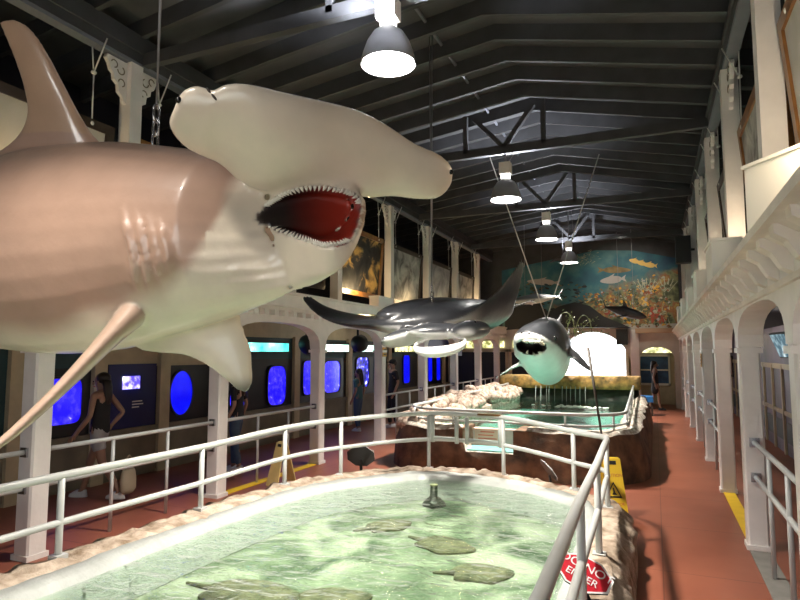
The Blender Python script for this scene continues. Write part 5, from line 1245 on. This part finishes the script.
    if bag:
        c = off+P(*bag); m = MB(); m.loft([[c+V((.16*w_*math.cos(a), .08*w_*math.sin(a), z)) for a in [2*PI*q/20 for q in range(20)]] for z, w_ in ((-.17, .7), (-.12, 1), (.0, 1), (.1, .85), (.14, .7))]); b_ = m.build('shopping_bag', M['bag'], t, True)
        m = MB(); m.tube(bez(c+V((-.08, 0, .13)), c+V((-.08, 0, .38)), c+V((.08, 0, .38)), c+V((.08, 0, .13)), 10), .01, 6); m.build('bag_handle', M['bag'], b_)
    return t
c = atZ(97, 499, 0); person((c.x, c.y, 0), PI/2+.35, 1.68, 'woman in black tank top walking left in the dark left aisle', M['blackcloth'], M['greycloth'], M['shoe'], .75, True, arms='hip', bag=(.0, -.42, .26))
c = atZ(393, 428, 0); person((c.x, c.y, 0), PI*.75, 1.76, 'man in black with a cap standing in the left aisle', M['blackcloth'], M['blackcloth'], M['shoe'], .12, False, True, False, True)
c = atZ(656, 410, 0); person((c.x, c.y, 0), -PI/2+.2, 1.66, 'woman in a dark dress at the far end of the right walkway', M['blackcloth'], M['blackcloth'], M['blackcloth'], .35, dress=True)
c = atZ(232, 490, 0); person((-6.35, 8.05, 0), PI*.6, 1.66, 'person in jeans half hidden by the second left column', M['blackcloth'], M['jeans'], M['shoe'], .2, False, True)
person((-6.75, 13.2, 0), PI*.5, 1.55, 'person in teal looking at the tanks between two left columns', mat('teal cloth', (.05, .14, .16), .8), M['jeans'], M['shoe'], .1, False, True)

# ------------------------------------------------------------------ light
w = bpy.data.worlds.new('sky'); scn.world = w; w.use_nodes = True
bg = w.node_tree.nodes['Background']; bg.inputs['Color'].default_value = (.92, .97, 1, 1); bg.inputs['Strength'].default_value = 3.6
l = bpy.data.lights.new('arch daylight', 'AREA'); l.shape = 'RECTANGLE'; l.size = 2.7; l.size_y = 2.7; l.cycles.is_portal = True
o = bpy.data.objects.new('arch_portal', l); col.objects.link(o); o.location = (ACX, YF+.45, 1.35); o.rotation_euler = (-PI/2, 0, 0)
l = bpy.data.lights.new('added opening daylight', 'AREA'); l.shape = 'RECTANGLE'; l.size = DX1-DX0; l.size_y = DZ; l.cycles.is_portal = True
o = bpy.data.objects.new('added_opening_portal', l); col.objects.link(o); o.location = ((DX0+DX1)/2, YN-.25, DZ/2); o.rotation_euler = (PI/2, 0, 0)  # sky light through the opening added behind the camera
def point(p, e, c, r=.08):
    l = bpy.data.lights.new('gallery light', 'POINT'); l.energy = e; l.color = c; l.shadow_soft_size = r
    o = bpy.data.objects.new('gallery_light', l); col.objects.link(o); o.location = p
for yy, e in ((3.9, 30), (8.0, 12), (11.6, 34), (14.6, 10), (17.2, 8), (20.3, 30)): point((XBL+.1, yy, 3.28), e, (1, .72, .38))
for yy, e in ((4.0, 40), (7.6, 14), (10.2, 10), (12.8, 8)): point((XBR-.02, yy+.1, 3.35), e, (1, .80, .55))
for yy in (3.5, 8.4, 14, 19): point((1.6, yy, 2.3), 9, (1, .85, .65), .1)
for yy in (13.5, 18.5): point((-6.7, yy, 2.45), 8, (1, .9, .75), .1)
l = bpy.data.lights.new('mural wash', 'SPOT'); l.energy = 220; l.spot_size = math.radians(60); l.spot_blend = .8; l.color = (1, .92, .78); l.shadow_soft_size = .15
o = bpy.data.objects.new('mural_light', l); col.objects.link(o); o.location = (-.9, 19.2, 5.4); o.rotation_euler = V((.0, 3.8, -1.2)).to_track_quat('-Z', 'Y').to_euler()
scn.cycles.use_denoising = True
scn.cycles.max_bounces = 8; scn.cycles.diffuse_bounces = 4; scn.cycles.transparent_max_bounces = 12
scn.cycles.sample_clamp_indirect = 6
scn.view_settings.view_transform = 'Standard'; scn.view_settings.look = 'None'; scn.view_settings.gamma = 1; scn.view_settings.use_curve_mapping = False
scn.view_settings.exposure = 0.5
